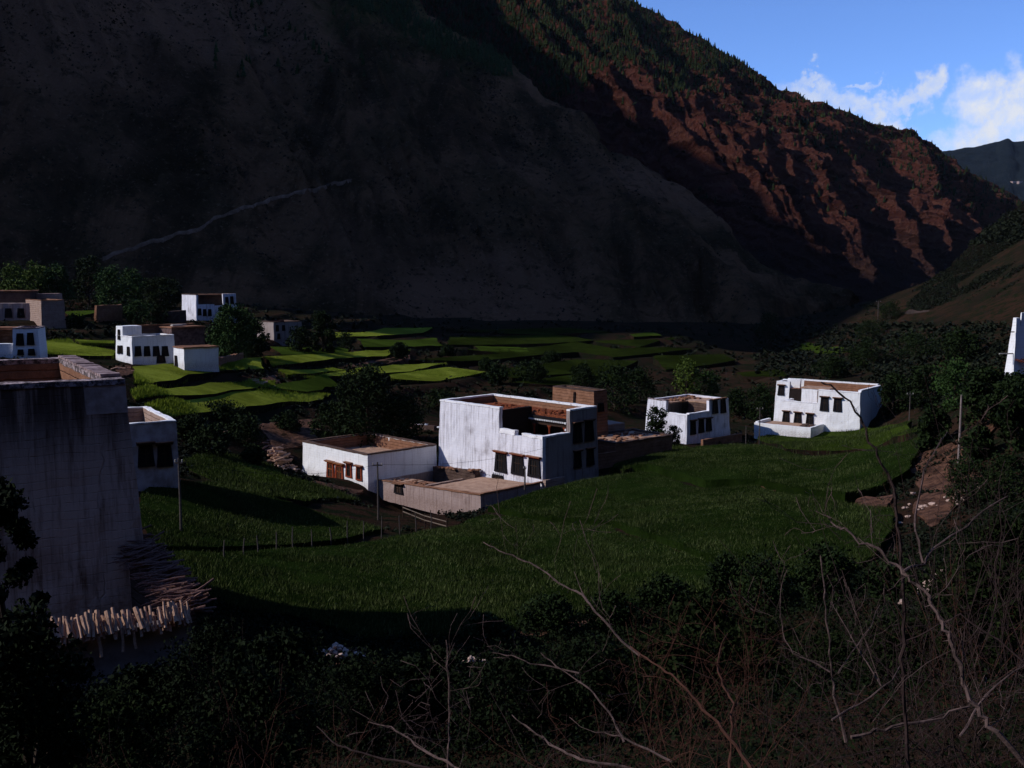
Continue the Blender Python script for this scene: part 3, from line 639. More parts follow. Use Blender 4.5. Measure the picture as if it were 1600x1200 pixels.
def blades(name, poly, n, h0, h1, wd, m, label, hoff=.0, patch=True):
    x0, y0 = poly.min(0); x1, y1 = poly.max(0); x = rng.uniform(x0, x1, n * 3); y = y0 + (y1 - y0) * rng.uniform(0, 1, n * 3) ** 1.25
    k = inpoly(x, y, poly)
    if patch: k &= rng.uniform(0, 1, len(x)) < .45 + .55 * sstep(-.25, .25, fbm(x / 2.6, y / 2.6, 0, 3, 41))
    x, y = x[k][:n], y[k][:n]; n = len(x)
    z = zg(x, y, True) + hoff; th = rng.uniform(0, math.pi, n); h = rng.uniform(h0, h1, n) * (1 + .3 * fbm(x / 4, y / 4, 0, 2, 8)); w_ = wd * rng.uniform(.6, 1.4, n)
    lx, ly = rng.normal(.05, .12, n), rng.normal(0, .12, n)
    a = np.stack([x - np.cos(th) * w_, y - np.sin(th) * w_, z], 1); b = np.stack([x + np.cos(th) * w_, y + np.sin(th) * w_, z], 1); c = np.stack([x + lx, y + ly, z + h], 1)
    V = np.stack([a, b, c], 1).reshape(-1, 3)
    return tag(link(name, npmesh(name, V, np.arange(3 * n).reshape(-1, 3)), m), label=label, cat='crop', kind='stuff')

BIGS = [(slab('field', q, h, .6, m_, .12, edge=CROP_DARK), h, nb) for q, h, m_, nb in [
    ([(215, 775), (330, 757), (480, 800), (560, 822), (600, 832), (520, 852), (380, 862), (235, 861)], .34, CROP_DARK, 60000),
    ([(238, 866), (385, 868), (530, 858), (640, 840), (757, 806), (800, 811), (892, 822), (1060, 868), (1108, 883), (1186, 924), (1060, 935), (980, 950), (860, 980), (700, 1000), (560, 1005), (480, 975), (380, 960), (300, 930)], .26, CROP_DARK, 190000),
    ([(765, 797), (880, 763), (940, 752), (1010, 743), (1100, 771), (1180, 767), (1345, 799), (1395, 803), (1390, 850), (1330, 905), (1190, 922), (1112, 880), (1065, 864), (897, 817), (800, 805)], .48, CROP_DARK, 120000),
    ([(950, 744), (1010, 722), (1090, 706), (1150, 702), (1235, 716), (1345, 716), (1440, 696), (1425, 740), (1332, 784), (1185, 760), (1105, 763), (1013, 736)], .78, CROP_DARK, 75000)]]
f2 = slab('field', [(285, 722), (400, 718), (440, 745), (520, 768), (560, 785), (480, 788), (400, 775), (300, 742)], .3, .7, CROP_MID)
f3 = slab('field', [(1180, 690), (1260, 670), (1345, 672), (1420, 668), (1440, 690), (1345, 712), (1230, 712)], .9, 1.0, CROP_MID)
f4 = slab('field', [(955, 735), (1000, 700), (1060, 700), (1150, 712), (1040, 722), (975, 742)], .5, .8, CROP_MID)
FIELDS = [ # left bright strips
    ([(62, 536), (110, 533), (125, 545), (178, 552), (176, 562), (120, 560), (66, 556)], CROP_BRIGHT), ([(118, 535), (178, 536), (178, 544), (128, 543)], CROP_BRIGHT), ([(205, 578), (410, 571), (412, 583), (300, 596), (215, 602)], CROP_BRIGHT),
    ([(200, 610), (330, 603), (430, 598), (432, 606), (360, 618), (210, 626)], CROP_BRIGHT), ([(222, 634), (350, 618), (440, 610), (515, 620), (500, 630), (390, 648), (262, 652)], CROP_BRIGHT),
    ([(415, 562), (560, 553), (640, 549), (600, 560), (520, 570), (425, 575)], CROP_BRIGHT), ([(436, 586), (520, 578), (536, 583), (450, 592)], CROP_BRIGHT), ([(478, 592), (560, 585), (610, 578), (700, 574), (640, 587), (540, 596)], CROP_BRIGHT),
    ([(515, 522), (600, 515), (680, 514), (660, 524), (600, 530), (520, 530)], CROP_BRIGHT), ([(560, 535), (680, 534), (690, 545), (570, 547)], CROP_MID), ([(610, 592), (700, 583), (760, 584), (680, 598), (612, 601)], CROP_BRIGHT),
    ([(330, 565), (400, 560), (400, 566), (345, 569)], CROP_MID), ([(104, 492), (190, 488), (188, 494), (108, 500)], CROP_MID), ([(545, 548), (420, 548), (440, 556), (545, 553)], CROP_MID), ([(415, 612), (510, 598), (530, 606), (480, 618)], CROP_MID),
    # strips to the right, shade put in as a darker crop colour
    ([(640, 570), (800, 555), (860, 560), (740, 572)], CROP_FAR), ([(700, 533), (860, 528), (930, 534), (780, 546), (700, 543)], CROP_FAR), ([(720, 550), (900, 542), (960, 550), (800, 556)], CROP_FAR), ([(740, 548), (820, 548), (830, 556), (750, 556)], CROP_MID),
    ([(760, 582), (900, 566), (1000, 570), (960, 586), (800, 598)], CROP_FAR), ([(880, 552), (1030, 546), (1090, 552), (960, 562)], CROP_FAR), ([(920, 538), (1050, 532), (1120, 538), (1000, 545)], CROP_FAR), ([(985, 525), (1020, 524), (1035, 528), (990, 530)], CROP_MID),
    ([(700, 520), (880, 516), (960, 520), (800, 527)], CROP_FAR), ([(1020, 560), (1130, 556), (1150, 570), (1040, 580)], CROP_FAR), ([(800, 604), (930, 590), (1010, 592), (900, 612)], CROP_FAR), ([(1240, 542), (1262, 536), (1320, 543), (1330, 552), (1275, 556)], CROP_MID), ([(1150, 585), (1220, 580), (1230, 590), (1160, 596)], CROP_FAR)]
BRIGHTP = []; ALLF = [q[0] for q in BIGS] + [f2, f3, f4]
for pix, m in FIELDS:
    d = gp(*pix[0]).y; po = slab('field', pix, .4 if d < 200 else .32, .9 if d < 200 else 1.8, m, .10, d_plane=d < 230)
    ALLF.append(po)
    if m is CROP_BRIGHT: BRIGHTP.append((po, d))
def barrier(*a): pass
for (po, h_, nb), l_ in zip(BIGS, ('dark green barley in the plot right of the near building', 'dark green barley across the wide lowest plot', 'dark green barley in the middle plot right of the yard shed', 'dark green barley in the upper plot below the squat and stepped white houses')):
    blades('barley', po, nb, .30, .50, .028, BLADE, l_, h_ - .26)
blades('barley', f2, 30000, .4, .68, .05, BLADE, 'green barley in the field beside the wood heap', .0)
blades('barley', f3, 30000, 1.0, 1.25, .06, BLADE, 'green barley on the raised field below the right house', .0)
blades('barley', f4, 14000, .6, .85, .06, BLADE, 'green barley on the small mound by the flat-roofed ruin', .0)
for po, d in BRIGHTP:
    if d < 260:
        q = blades('bright_barley', po, 14000, .50, .72, .06, BLADE_B, 'bright young barley', .0); nm = po.mean(0); q['label'] = 'bright young barley on a sunlit terrace strip'
D_ = [([(360, 742), (440, 742), (480, 752), (570, 768), (540, 776), (470, 765)], 'yard_dirt'), ([(400, 662), (505, 655), (500, 690), (430, 704)], 'bare_ground'), ([(1340, 782), (1395, 775), (1385, 798), (1345, 798)], 'dirt_bank'),
      ([(1180, 752), (1215, 748), (1225, 766), (1190, 768)], 'dirt_bank'), ([(1420, 715), (1480, 700), (1540, 660), (1560, 640), (1570, 650), (1530, 700), (1500, 740), (1570, 750), (1500, 780), (1460, 830), (1430, 800), (1440, 760)], 'dirt_bank'),
      ([(400, 600), (432, 588), (440, 600), (425, 605)], 'bare_ground'), ([(340, 555), (350, 565), (400, 568), (380, 573), (335, 572)], 'yard_dirt'), ([(540, 572), (640, 562), (640, 568), (560, 577)], 'bare_ground'), ([(180, 571), (215, 574), (205, 584), (180, 590)], 'yard_dirt'), ([(700, 1000), (860, 985), (980, 952), (985, 958), (870, 995), (720, 1010)], 'dirt_bank'), ([(480, 1010), (560, 1012), (600, 1040), (500, 1045)], 'dirt_bank')]
for pix, nm in D_: slab(nm, pix, .10, .8, DIRT, .35)
# road along the foot of the right hillside
rp = [at(1405, 500, 345), at(1470, 499.5, 318), at(1560, 503, 287), at(1700, 512, 258)]
v = []; f = []
for i in range(31):
    t = i / 30 * 3; k = min(int(t), 2); q = rp[k].lerp(rp[k + 1], t - k); w_ = Vector((0, 5.5, 0)) + Vector((2, 0, 0))
    w2 = 3 * math.sin(i * .9) * .15
    v += [tuple(q + Vector((0, -2 + w2, -5))), tuple(q + Vector((0, -2 + w2, 0))), tuple(q + Vector((4, 6, .2))), tuple(q + Vector((5, 8.5, 2.2 + .9 * math.sin(i * .5) + .5 * math.sin(i * 1.3)))), tuple(q + Vector((6, 11, -3)))]
    if i:
        b = 5 * i; f += [(b - 5 + j, b - 4 + j, b + 1 + j, b + j) for j in range(4)]
me = bpy.data.meshes.new('road'); me.from_pydata([p_ for p_ in v], [], [q for q in f if True]); ro = link('road', me, ROADM, smooth=False); ro.data.materials.append(ROADCUT)
for i, p_ in enumerate(ro.data.polygons): p_.material_index = 0 if i % 4 == 1 else 1
tag(ro, kind='structure')

# ------------------------------------------------------------------ houses
HOUSES = []
class House:
    """local x runs to the right-back, local y to the left-back, from the near corner"""
    def __init__(s, name, label, px, py, d, vang, Lx, Ly, lean=.035, z=None, cat='house', group=None):
        p = at(px, py, d); s.O = Vector((p.x, p.y, p.z if z is None else z)); s.a = R(vang)
        s.root = empty(name, s.O, s.a, label=label, cat=cat, group=group)
        s.X = Vector((math.cos(s.a), math.sin(s.a), 0)); s.Y = Vector((-math.sin(s.a), math.cos(s.a), 0)); s.lean = lean
        s.Lx = s.len(s.X, Lx) if Lx > 60 or Lx < 0 else Lx; s.Ly = s.len(s.Y, Ly, ) if (Ly > 60 or Ly < 0) else Ly; s.seed = int(px); HOUSES.append(s)
    def len(s, D, px, o=None):                 # length along D from the corner until it is seen at column px
        o = o or s.O; k = (px - 800) / F * 1 / 1
        # columns: x / (forward depth) ; forward depth along the tilted axis is nearly y
        c, sn = math.cos(PITCH), math.sin(PITCH); e = lambda q: q.x / (q.y * c - q.z * sn)
        lo, hi = 0.0, 60.0; f0 = e(o) - k
        for _ in range(50):
            m_ = (lo + hi) / 2
            if (e(o + D * m_) - k) * f0 > 0: lo = m_
            else: hi = m_
        return lo
    def z_at(s, x, y, py): q = s.O + s.X * x + s.Y * y; v = px2dir(800, py); return q.y * v.z / v.y - s.O.z
    def M(s, x, y, z):
        k = s.lean * max(z, 0)
        return (x + k * (1 - 2 * x / s.Lx) if 0 <= s.Lx else x, y + k * (1 - 2 * y / s.Ly), z)
    def block(s, name, m, x0, x1, y0, y1, z0, z1, step=.9, jit=.08, parent=None, free=False):
        b = MB(); b.box(x0, x1, y0, y1, z0, z1, step); return b.build(name, m, parent or s.root, None if free else s.M, jitter=jit, seed=s.seed)
    def ring(s, name, x0, x1, y0, y1, z0, z1, th, m, inner=None, cap=CAP, caph=.14, sides='LFRB', jit=.08, step=.9, free=False):
        """four walls round an open top; each wall is a part. F: plane y=y0, L: plane x=x0, R: x=x1, B: y=y1"""
        seg = {'L': (x0, x0 + th, y0, y1), 'R': (x1 - th, x1, y0, y1), 'F': (x0 + th, x1 - th, y0, y0 + th), 'B': (x0 + th, x1 - th, y1 - th, y1)}
        for k in sides:
            a = seg[k]; ob = s.block('wall', m, *a, z0, z1, step, jit, free=free)
            if inner:
                i2 = {'L': (x0 + th, x0 + th + .03, y0 + th, y1 - th), 'R': (x1 - th - .03, x1 - th, y0 + th, y1 - th), 'F': (x0 + th, x1 - th, y0 + th, y0 + th + .03), 'B': (x0 + th, x1 - th, y1 - th - .03, y1 - th)}[k]
                s.block('inner_facing', inner, *i2, max(z0, z1 - 2.6), z1 - .02, step, jit, parent=None, free=free)
            if cap: s.block('parapet_cap', cap, a[0] - (.05 if k in 'L' else 0), a[1] + (.05 if k == 'R' else 0), a[2] - (.05 if k == 'F' else 0), a[3] + (.05 if k == 'B' else 0), z1 + .002, z1 + caph, .7, jit * 1.0, free=free)
    def facepos(s, face, px, z):               # local coordinate along a face for a column px
        for_ = {'L': s.Y, 'F': s.X}[face]; return s.len(for_, px, s.O)
    def window(s, face, c, z0, w, h, awn=True, wood=None, off=0.0, surround=BLACKPAINT, door=False, base=0.0):
        """trapezoid black surround, dark opening, bars, little roof; face L is plane x=base, F is plane y=base"""
        if face == 'L': put = lambda a, b, d: s.M(base - d, a, b)
        else: put = lambda a, b, d: s.M(a, base - d, b)
        b = MB(); fl = w * .13; t = w * .17
        outer = [(c - w / 2 - fl, z0), (c + w / 2 + fl, z0), (c + w / 2, z0 + h), (c - w / 2, z0 + h)]
        inn = [(c - w / 2 + t, z0 + t * .9), (c + w / 2 - t, z0 + t * .9), (c + w / 2 - t, z0 + h - t * .8), (c - w / 2 + t, z0 + h - t * .8)]
        for i in range(4):
            j = (i + 1) % 4; b.prism([outer[i], outer[j], inn[j], inn[i]], -.08, .15, put)
        fr = b.build('door_frame' if door else 'window', surround, s.root)
        g = MB(); g.prism(inn, -.08, .07, put); g.build('door_panel' if door else 'pane', GLASS if not door else DARKWOOD, fr)
        wd = wood or DARKWOOD; mm = MB(); iw = w - 2 * t; n = 2 if w < 1.5 else 3
        for i in range(1, n): cc = c - iw / 2 + iw * i / n; mm.prism([(cc - .025, inn[0][1]), (cc + .025, inn[0][1]), (cc + .025, inn[2][1]), (cc - .025, inn[2][1])], .068, .12, put)
        zc = inn[0][1] + (inn[2][1] - inn[0][1]) * .62; mm.prism([(c - iw / 2, zc - .035), (c + iw / 2, zc - .035), (c + iw / 2, zc + .035), (c - iw / 2, zc + .035)], .068, .115, put)
        mm.build('glazing_bar', wd if door else DARKWOOD, fr)
        if awn:
            a = MB(); e = w * .16
            for k_, (d0, hh) in enumerate(((.28, .07), (.42, .07))):
                zz = z0 + h + .01 + k_ * .09; a.prism([(c - w / 2 - e, zz), (c + w / 2 + e, zz), (c + w / 2 + e, zz + hh), (c - w / 2 - e, zz + hh)], -.02, d0, put)
            a.build('window_awning', wood or DARKWOOD, fr)
            t_ = MB(); zz = z0 + h + .195; t_.prism([(c - w / 2 - e * 1.2, zz), (c + w / 2 + e * 1.2, zz), (c + w / 2 + e * 1.2, zz + .05), (c - w / 2 - e * 1.2, zz + .05)], -.02, .46, put); t_.build('awning_cover', MUD, fr)
        return fr

def litter(h, x0, x1, y0, y1, z, n, m=REDROOF, size=.25, name='roof_rubble', free=False):
    """rough earth clods left on a roof"""
    b = MB()
    for k in range(n):
        x, y = random.uniform(x0, x1), random.uniform(y0, y1); r = size * random.uniform(.4, 1.2)
        b.box(x - r, x + r * random.uniform(.5, 1.3), y - r, y + r, z - .05, z + r * random.uniform(.4, 1.1))
    o = b.build(name, m, h.root, None if free else h.M, jitter=size * .5, seed=n); o['kind'] = 'stuff'; return o

# --- A: the big white house in the middle
A = House('white_house', 'large white flat-roofed house with dark open gallery in the middle of the valley', 850, 0, 112, 44, 936, 684, .03, z=at(850, 777, 112).z)
Un = A.len(A.Y, 778); Vn = A.len(A.X, 892); H0 = A.z_at(0, 0, 684); H1 = A.z_at(A.Lx, 0, 637)
Lx, Ly, T = A.Lx, A.Ly, .55
A.block('wall', WHITE, 0, T, 0, Un, 0, H0 - .25); A.block('wall', WHITE, 0, T, Un + .002, Ly, 0, H1)          # lit front, low then high
A.block('wall', GREYW, T, Vn, 0, T, 0, H0 - .1); A.block('wall', GREYW, Vn + .002, Lx, 0, T, 0, H1)           # right front, its shade painted in as a greyer wall
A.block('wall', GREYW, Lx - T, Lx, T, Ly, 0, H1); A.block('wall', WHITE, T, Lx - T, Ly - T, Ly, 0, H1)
SHADEDARK = flat('shade_dark_inner_wall', (.022, .015, .013)); A.block('wall', SHADEDARK, T + .01, Vn + 1, Un, Un + T, H0 - 1, H1 - .2)  # near-black colour stands in for the shade inside the gallery
for a in ((-.06, T + .03, Un - .05, Ly + .05), (Lx - T - .03, Lx + .06, 0, Ly + .05)): A.block('parapet_cap', CAP, *a, H1 + .002, H1 + .2, .7, .06)
A.block('parapet_cap', CAP, T + .04, Lx - T - .04, Ly - T, Ly + .05, H1 + .002, H1 + .2, .7, .06); A.block('parapet_cap', CAP, Vn, Lx - T - .04, -.06, T, H1 + .002, H1 + .2, .7, .06)
for a, zt in (((-.05, T, 0, Un * .46), .0), ((-.05, T, Un * .62, Un * .98), .18)): A.block('rounded_parapet', CAP, *a, H0 - .248, H0 + .1 + zt, .3, .1)
A.block('rounded_parapet', CAP, T + .02, Vn - .05, -.05, T, H0 - .098, H0 + .08, .3, .1)
for fx in (.2,): pass
A.block('inner_facing', MUD, T + .03, Lx - T, Ly - T - .04, Ly - T, H1 - 1.0, H1 - .02); A.block('inner_facing', MUD, Lx - T - .04, Lx - T, T, Ly - T - .05, H1 - 1.4, H1 - .02)
A.block('inner_facing', MUD, T, T + .03, Un + T, Ly - T, H1 - 1.0, H1 - .02)
A.block('terrace_floor', ROOFSOIL, T, Vn + 2.6, T, Un, H0 - 1.25, H0 - 1.05)
A.block('roof', REDROOF, Vn + .9, Lx - T, T, Un + T, H1 - 1.35, H1 - .85, .6, .12); A.block('roof', REDROOF, T, Lx - T, Un + T + .01, Ly - T, H1 - 1.25, H1 - .75, .6, .12)
litter(A, Vn + 1.2, Lx - 1.0, 1, Ly - 2, H1 - .85, 160, REDROOF, .22)
A.block('back_room_wall', SHADEDARK, Vn + 2.6, Vn + 2.8, T, Un + T, H0 - 1.05, H1 - 1.36)
A.block('gallery_beam', DARKWOOD, Vn + .55, Vn + .85, T, Un, H1 - 1.7, H1 - 1.36, .9, .01); A.block('gallery_beam', DARKWOOD, Vn + .62, Vn + .8, T, Un, H1 - 2.1, H1 - 1.78, .9, .01)
A.block('gallery_eave', BLACKPAINT, Vn + .30, Vn + .9, T, Un, H1 - 1.34, H1 - 1.1, .9, .01)
for i in range(22):
    y = T + .25 + (Un - T - .5) * i / 21; A.block('beam_end', WHITEDOT, Vn + .22, Vn + .52, y - .07, y + .07, H1 - 1.58, H1 - 1.42, None, 0)
for i in range(3):
    y = T + .9 + (Un - T - 1.6) * i / 2; b = MB(); b.tube([(Vn + .7, y, H0 - 1.05), (Vn + .7, y, H1 - 2.12)], .11, 8); c = b.build('column', REDWOOD, A.root, A.M)
    b = MB(); b.box(Vn + .6, Vn + .8, y - .26, y + .26, H1 - 2.22, H1 - 2.1); b.box(Vn + .57, Vn + .83, y - .14, y + .14, H1 - 2.34, H1 - 2.22); b.build('column_bracket', REDWOOD, c, A.M)
b = MB(); [b.box(Vn - .1, Vn + .06, T + .02, T + .2, H1 - zz - .22, H1 - zz) for zz in (1.35, 2.1)]; b.build('wall_emblem', WHITEDOT, A.root, A.M)
for px0, px1 in ((771, 794), (797, 821), (823, 847)):
    a, c = A.len(A.Y, px1), A.len(A.Y, px0); z0 = A.z_at(0, (a + c) / 2, 738 + (px0 - 771) * .15); z1 = A.z_at(0, (a + c) / 2, 708 + (px0 - 771) * .16)
    A.window('L', (a + c) / 2, z0, (c - a) * .68, z1 - z0, wood=REDWOOD)
a, c = A.len(A.Y, 788), A.len(A.Y, 768); A.window('L', (a + c) / 2, A.z_at(0, a, 763), (c - a) * .82, A.z_at(0, a, 744) - A.z_at(0, a, 763), awn=False, door=True)
b = MB()
for i in range(6): y = a + .25 + (c - a - .5) * i / 5; b.box(-.14, 0, y - .06, y + .06, A.z_at(0, a, 743), A.z_at(0, a, 743) + .12)
b.build('door_lintel', WHITEDOT, A.root, A.M)
for px0, px1, y0, y1 in ((896, 911, 692, 662), (915, 930, 689, 658), (897, 909, 731, 706), (917, 929, 727, 702)):
    a, c = A.len(A.X, px0), A.len(A.X, px1); z0 = A.z_at((a + c) / 2, 0, y0); z1 = A.z_at((a + c) / 2, 0, y1); A.window('F', (a + c) / 2, z0, (c - a) * .8, z1 - z0)
# annex (single storey, open roof) joined to its left
za = at(575, 763, 117.5)
B = House('white_outbuilding', 'single-storey white building with sunken roof yard and red-framed doors beside the big house', 575, 763, 117.5, 44, 683, 473, .015, cat='house')
Hb = B.z_at(0, 0, 712)
B.ring('w', 0, B.Lx, 0, B.Ly, -1, Hb, .45, WHITE2, inner=MUD, cap=MUDDARK, caph=.16)
B.block('roof', ROOFSOIL, .45, B.Lx - .45, .45, B.Ly - .45, Hb - 1.7, Hb - 1.5)
for px0, px1, y0, y1, dr_ in ((511, 523, 749, 724, 1), (524, 538, 754, 728, 1), (541, 551, 747, 726, 0), (557, 567, 752, 731, 0)):
    a, c = B.len(B.Y, px1), B.len(B.Y, px0); z0 = B.z_at(0, a, y0); z1 = B.z_at(0, a, y1)
    B.window('L', (a + c) / 2, z0, (c - a) * .8, z1 - z0, wood=ORANGEWOOD if dr_ else REDWOOD, door=bool(dr_), surround=REDWOOD)
# walled yard with flat-roofed shed in front
p = A.O - A.X * 9.3
Y = House('yard_shed', 'low grey flat-roofed shed and walled yard in front of the big white house', 850, 777, 112, 44, 9.2, 18.2, .0, cat='shed')
Y.root.location = (p.x, p.y, A.O.z - .6); Y.O = Vector((p.x, p.y, A.O.z - .6))
hy = Y.z_at(0, 0, 774); hy2 = Y.z_at(0, 17, 752)
Y.M = lambda x, y, z: (x, y, z - max(z, 0) / hy * 1.0 * max(0, y) / 18.2)
Y.block('wall', GREYYARD, 0, .4, 0, 18.2, -1, hy); Y.block('wall', GREYYARD, .4, 9.0, 0, .4, -1, hy); Y.block('wall', GREYYARD, .4, 9.0, 17.8, 18.2, -1, hy)
Y.block('roof', ROOFSOIL, .4, 9.0, .4, 9.5, hy - .35, hy - .12, .8, .04); Y.block('parapet_cap', MUD, -.08, .42, -.05, 18.25, hy + .002, hy + .14, .6, .05); Y.block('parapet_cap', MUD, .43, 12.0, -.05, .35, hy + .002, hy + .18, .6, .06)
Y.block('roof_edge', MUDPALE, .42, 6, 9.52, 9.9, hy - .6, hy + .1, .6, .08)
Y.block('roof', MUD, .4, 3.2, 10, 17.8, hy - .5, hy - .15, .8, .1); Y.block('roof', ROOFSOIL, .4, 3.0, 13, 17.8, hy - .14, hy - .04, .8, .05)
Y.block('inner_wall', MUDDARK, 8.2, 8.9, 10, 17.7, -1, hy + .9, .8, .1); litter(Y, 7.9, 9, 10, 17.6, hy + .9, 40, MUD, .22)
litter(Y, .5, 3, 11, 17.6, hy - .05, 30, MUD, .2)
Y.block('side_wall', MUDPALE, 9.3, 12.4, -.5, -.1, -1, hy + .35, .7, .06)
a, c = 18.2 - 4.2, 18.2 - 2.9
Y.window('L', 13.9, hy - 1.85, 1.35, 1.6, awn=True, door=True)

# --- mud brick tower behind
C_ = House('mud_brick_house', 'brown mud-brick tower house behind the right corner of the big white house', 927, 700, 128, 40, 951, 860, .03, cat='house')
hC = C_.z_at(0, 0, 613)
C_.ring('w', 0, C_.Lx, 0, C_.Ly, -2, hC, .5, MUD, inner=MUDDARK, cap=MUDDARK); C_.block('roof', MUD, .5, C_.Lx - .5, .5, C_.Ly - .5, hC - 1.2, hC - 1.0)
C_.window('F', C_.Lx * .5, hC - 2.6, 1.0, 1.1, awn=False); C_.window('L', C_.Ly * .45, hC - 1.7, .3, 1.4, awn=False)
C_.block('side_room', MUDPALE, C_.Lx, C_.Lx + 4, 1, 5, -2, hC - 4.6, free=True)
# low ruin with flat roof in front of the third house
RU = House('ruined_shed', 'low brown ruined shed with a sunken earth roof between the two houses', 962, 716, 122, 40, 1050, 7.0, .0, cat='shed')
hr = RU.z_at(0, 0, 694); RU.ring('w', 0, RU.Lx, 0, 7, -1, hr, .4, MUD, inner=MUDDARK, cap=MUDDARK, jit=.12); RU.block('roof', ROOFSOIL, .4, RU.Lx - .4, .4, 6.6, hr - .3, hr - .1, .8, .15); litter(RU, .5, RU.Lx - .5, .5, 6.5, hr - .1, 60, MUD, .25)
RU.block('front_pen_wall', MUD, -3, .0, 0, .4, -1, hr - .9, .7, .1, free=True); RU.block('front_pen_wall', MUD, -3.4, -3.002, 0, 5, -1, hr - .9, .7, .1, free=True)

# --- C: third house
D3 = House('white_house', 'squat white house with arched dark windows and a bush at its left corner', 1073, 692, 150, 42, 1141, 1007, .05, cat='house')
h0 = D3.z_at(0, 0, 650); h1 = D3.z_at(D3.Lx, 0, 622); un = D3.len(D3.Y, 1038); vn_ = D3.len(D3.X, 1109)
D3.block('wall', WHITE, 0, .5, 0, un, -1, h0); D3.block('wall', WHITE, 0, .5, un + .002, D3.Ly, -1, h1); D3.block('wall', WHITE, .5, vn_, 0, .5, -1, h0 + .1); D3.block('wall', WHITE, vn_ + .002, D3.Lx, 0, .5, -1, h1)
D3.block('wall', WHITE, D3.Lx - .5, D3.Lx, .5, D3.Ly, -1, h1); D3.block('wall', WHITE, .5, D3.Lx - .5, D3.Ly - .5, D3.Ly, -1, h1)
D3.block('parapet_cap', CAP, -.05, .5, -.05, un, h0 + .002, h0 + .15, .5, .06); D3.block('parapet_cap', CAP, .52, vn_, -.05, .5, h0 + .102, h0 + .28, .5, .08)
D3.block('parapet_cap', DARKCAP, -.05, .5, un + .01, D3.Ly, h1 + .002, h1 + .15, .5, .08); D3.block('parapet_cap', DARKCAP, vn_, D3.Lx - .5, -.05, .5, h1 + .002, h1 + .15, .5, .08)
D3.block('roof', ROOFSOIL, vn_, D3.Lx - .5, .5, D3.Ly - .5, h1 - .5, h1 - .3, .8, .1); D3.block('roof', ROOFSOIL, .5, vn_ - .01, un, D3.Ly - .5, h1 - .5, h1 - .3, .8, .1); D3.block('terrace_floor', MUD, .5, vn_, .5, un, h0 - 1, h0 - .8)
D3.block('back_room_wall', MUDDARK, vn_, vn_ + .2, .5, un, h0 - .8, h1 - .51); litter(D3, .6, D3.Lx - .8, un, D3.Ly - .6, h1 - .3, 50, MUD, .3)
for px0, px1, y0, y1 in ((1078, 1087, 680, 659), (1091, 1100, 677, 656), (1103, 1112, 674, 655), (1114, 1123, 647, 626), (1127, 1136, 646, 624)):
    a, c = D3.len(D3.X, px0), D3.len(D3.X, px1); z0 = D3.z_at(a, 0, y0); z1 = D3.z_at(a, 0, y1); D3.window('F', (a + c) / 2, z0, (c - a) * .8, z1 - z0)
D3.block('low_wall', MUD, 1, D3.Lx, -2.2, -1.8, -1, .6, .8, .1, free=True)

# --- D: right house
E4 = House('white_house', 'stepped white house with a blue-shaded right side and a low walled yard before it', 1343, 681, 155, 52, 1378, 1216, .035, cat='house')
h1 = E4.z_at(0, 0, 615); un = E4.len(E4.Y, 1276); h0 = E4.z_at(0, un, 631)
E4.block('wall', WHITE2, 0, .5, 0, un, -1, h1); E4.block('wall', WHITE2, 0, .5, un + .002, E4.Ly, -1, h0); E4.block('wall', WHITE2, .5, E4.Lx, 0, .5, -1, h1 + .3)
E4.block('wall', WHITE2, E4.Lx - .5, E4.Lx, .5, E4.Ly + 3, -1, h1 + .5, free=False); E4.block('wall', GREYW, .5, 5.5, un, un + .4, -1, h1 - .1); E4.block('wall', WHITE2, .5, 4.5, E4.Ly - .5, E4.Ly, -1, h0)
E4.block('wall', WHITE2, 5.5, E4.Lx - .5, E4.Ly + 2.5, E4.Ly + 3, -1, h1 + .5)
E4.block('wall', SHADEDARK, 5.0, 5.5, un, E4.Ly + .6, -1, h1 - .6); E4.block('wall', WHITE2, 4.9, 5.4, E4.Ly + .602, E4.Ly + 3, -1, h1 + .55)  # near-black wall paints the shade of the dark opening
E4.block('roof', ROOFSOIL, .5, E4.Lx - .5, .5, un, h1 - 1.2, h1 - 1.0, .8, .05); E4.block('roof', MUD, 5.5, E4.Lx - .5, un + .01, E4.Ly + 2.5, h1 - .9, h1 - .7, .8, .1)
E4.block('terrace_floor', ROOFSOIL, .5, 5, un + .4, E4.Ly - .5, h0 - 1.0, h0 - .8)
E4.block('inner_facing', MUD, E4.Lx - .53, E4.Lx - .5, .5, E4.Ly, h1 - 1, h1 + .4); litter(E4, 5.6, E4.Lx - 1, 1, E4.Ly, h1 - .8, 60, MUD, .22)
E4.block('parapet_cap', CAP, -.05, .5, -.05, un, h1 + .002, h1 + .15, .5, .05); E4.block('parapet_cap', CAP, -.05, .5, un + .01, E4.Ly, h0 + .002, h0 + .12, .5, .07); E4.block('parapet_cap', CAP, .52, E4.Lx, -.05, .5, h1 + .302, h1 + .42, .5, .05)
E4.block('parapet_cap', CAP, E4.Lx - .5, E4.Lx + .05, .5, E4.Ly + 3, h1 + .502, h1 + .62, .5, .05)
E4.block('roof_room', WHITE2, 2.6, 5.2, un - .8, E4.Ly - 2.5, h0 - .8, h1 - .1, .8, .05); E4.block('roof_room_top', ROOFSOIL, 2.5, 5.3, un - .9, E4.Ly - 2.4, h1 - .098, h1 + .1, .8, .05)
for px0, px1, y0, y1 in ((1279, 1294, 643, 622), (1300, 1315, 644, 624), (1221, 1233, 661, 644), (1239, 1252, 663, 646), (1258, 1271, 665, 648)):
    a, c = E4.len(E4.Y, px1), E4.len(E4.Y, px0); z0 = E4.z_at(0, a, y0); z1 = E4.z_at(0, a, y1); E4.window('L', (a + c) / 2, z0, (c - a) * .75, z1 - z0)
E4.window('L', E4.Ly + 2, h1 - 1.8, 1.0, 1.6, base=4.9)
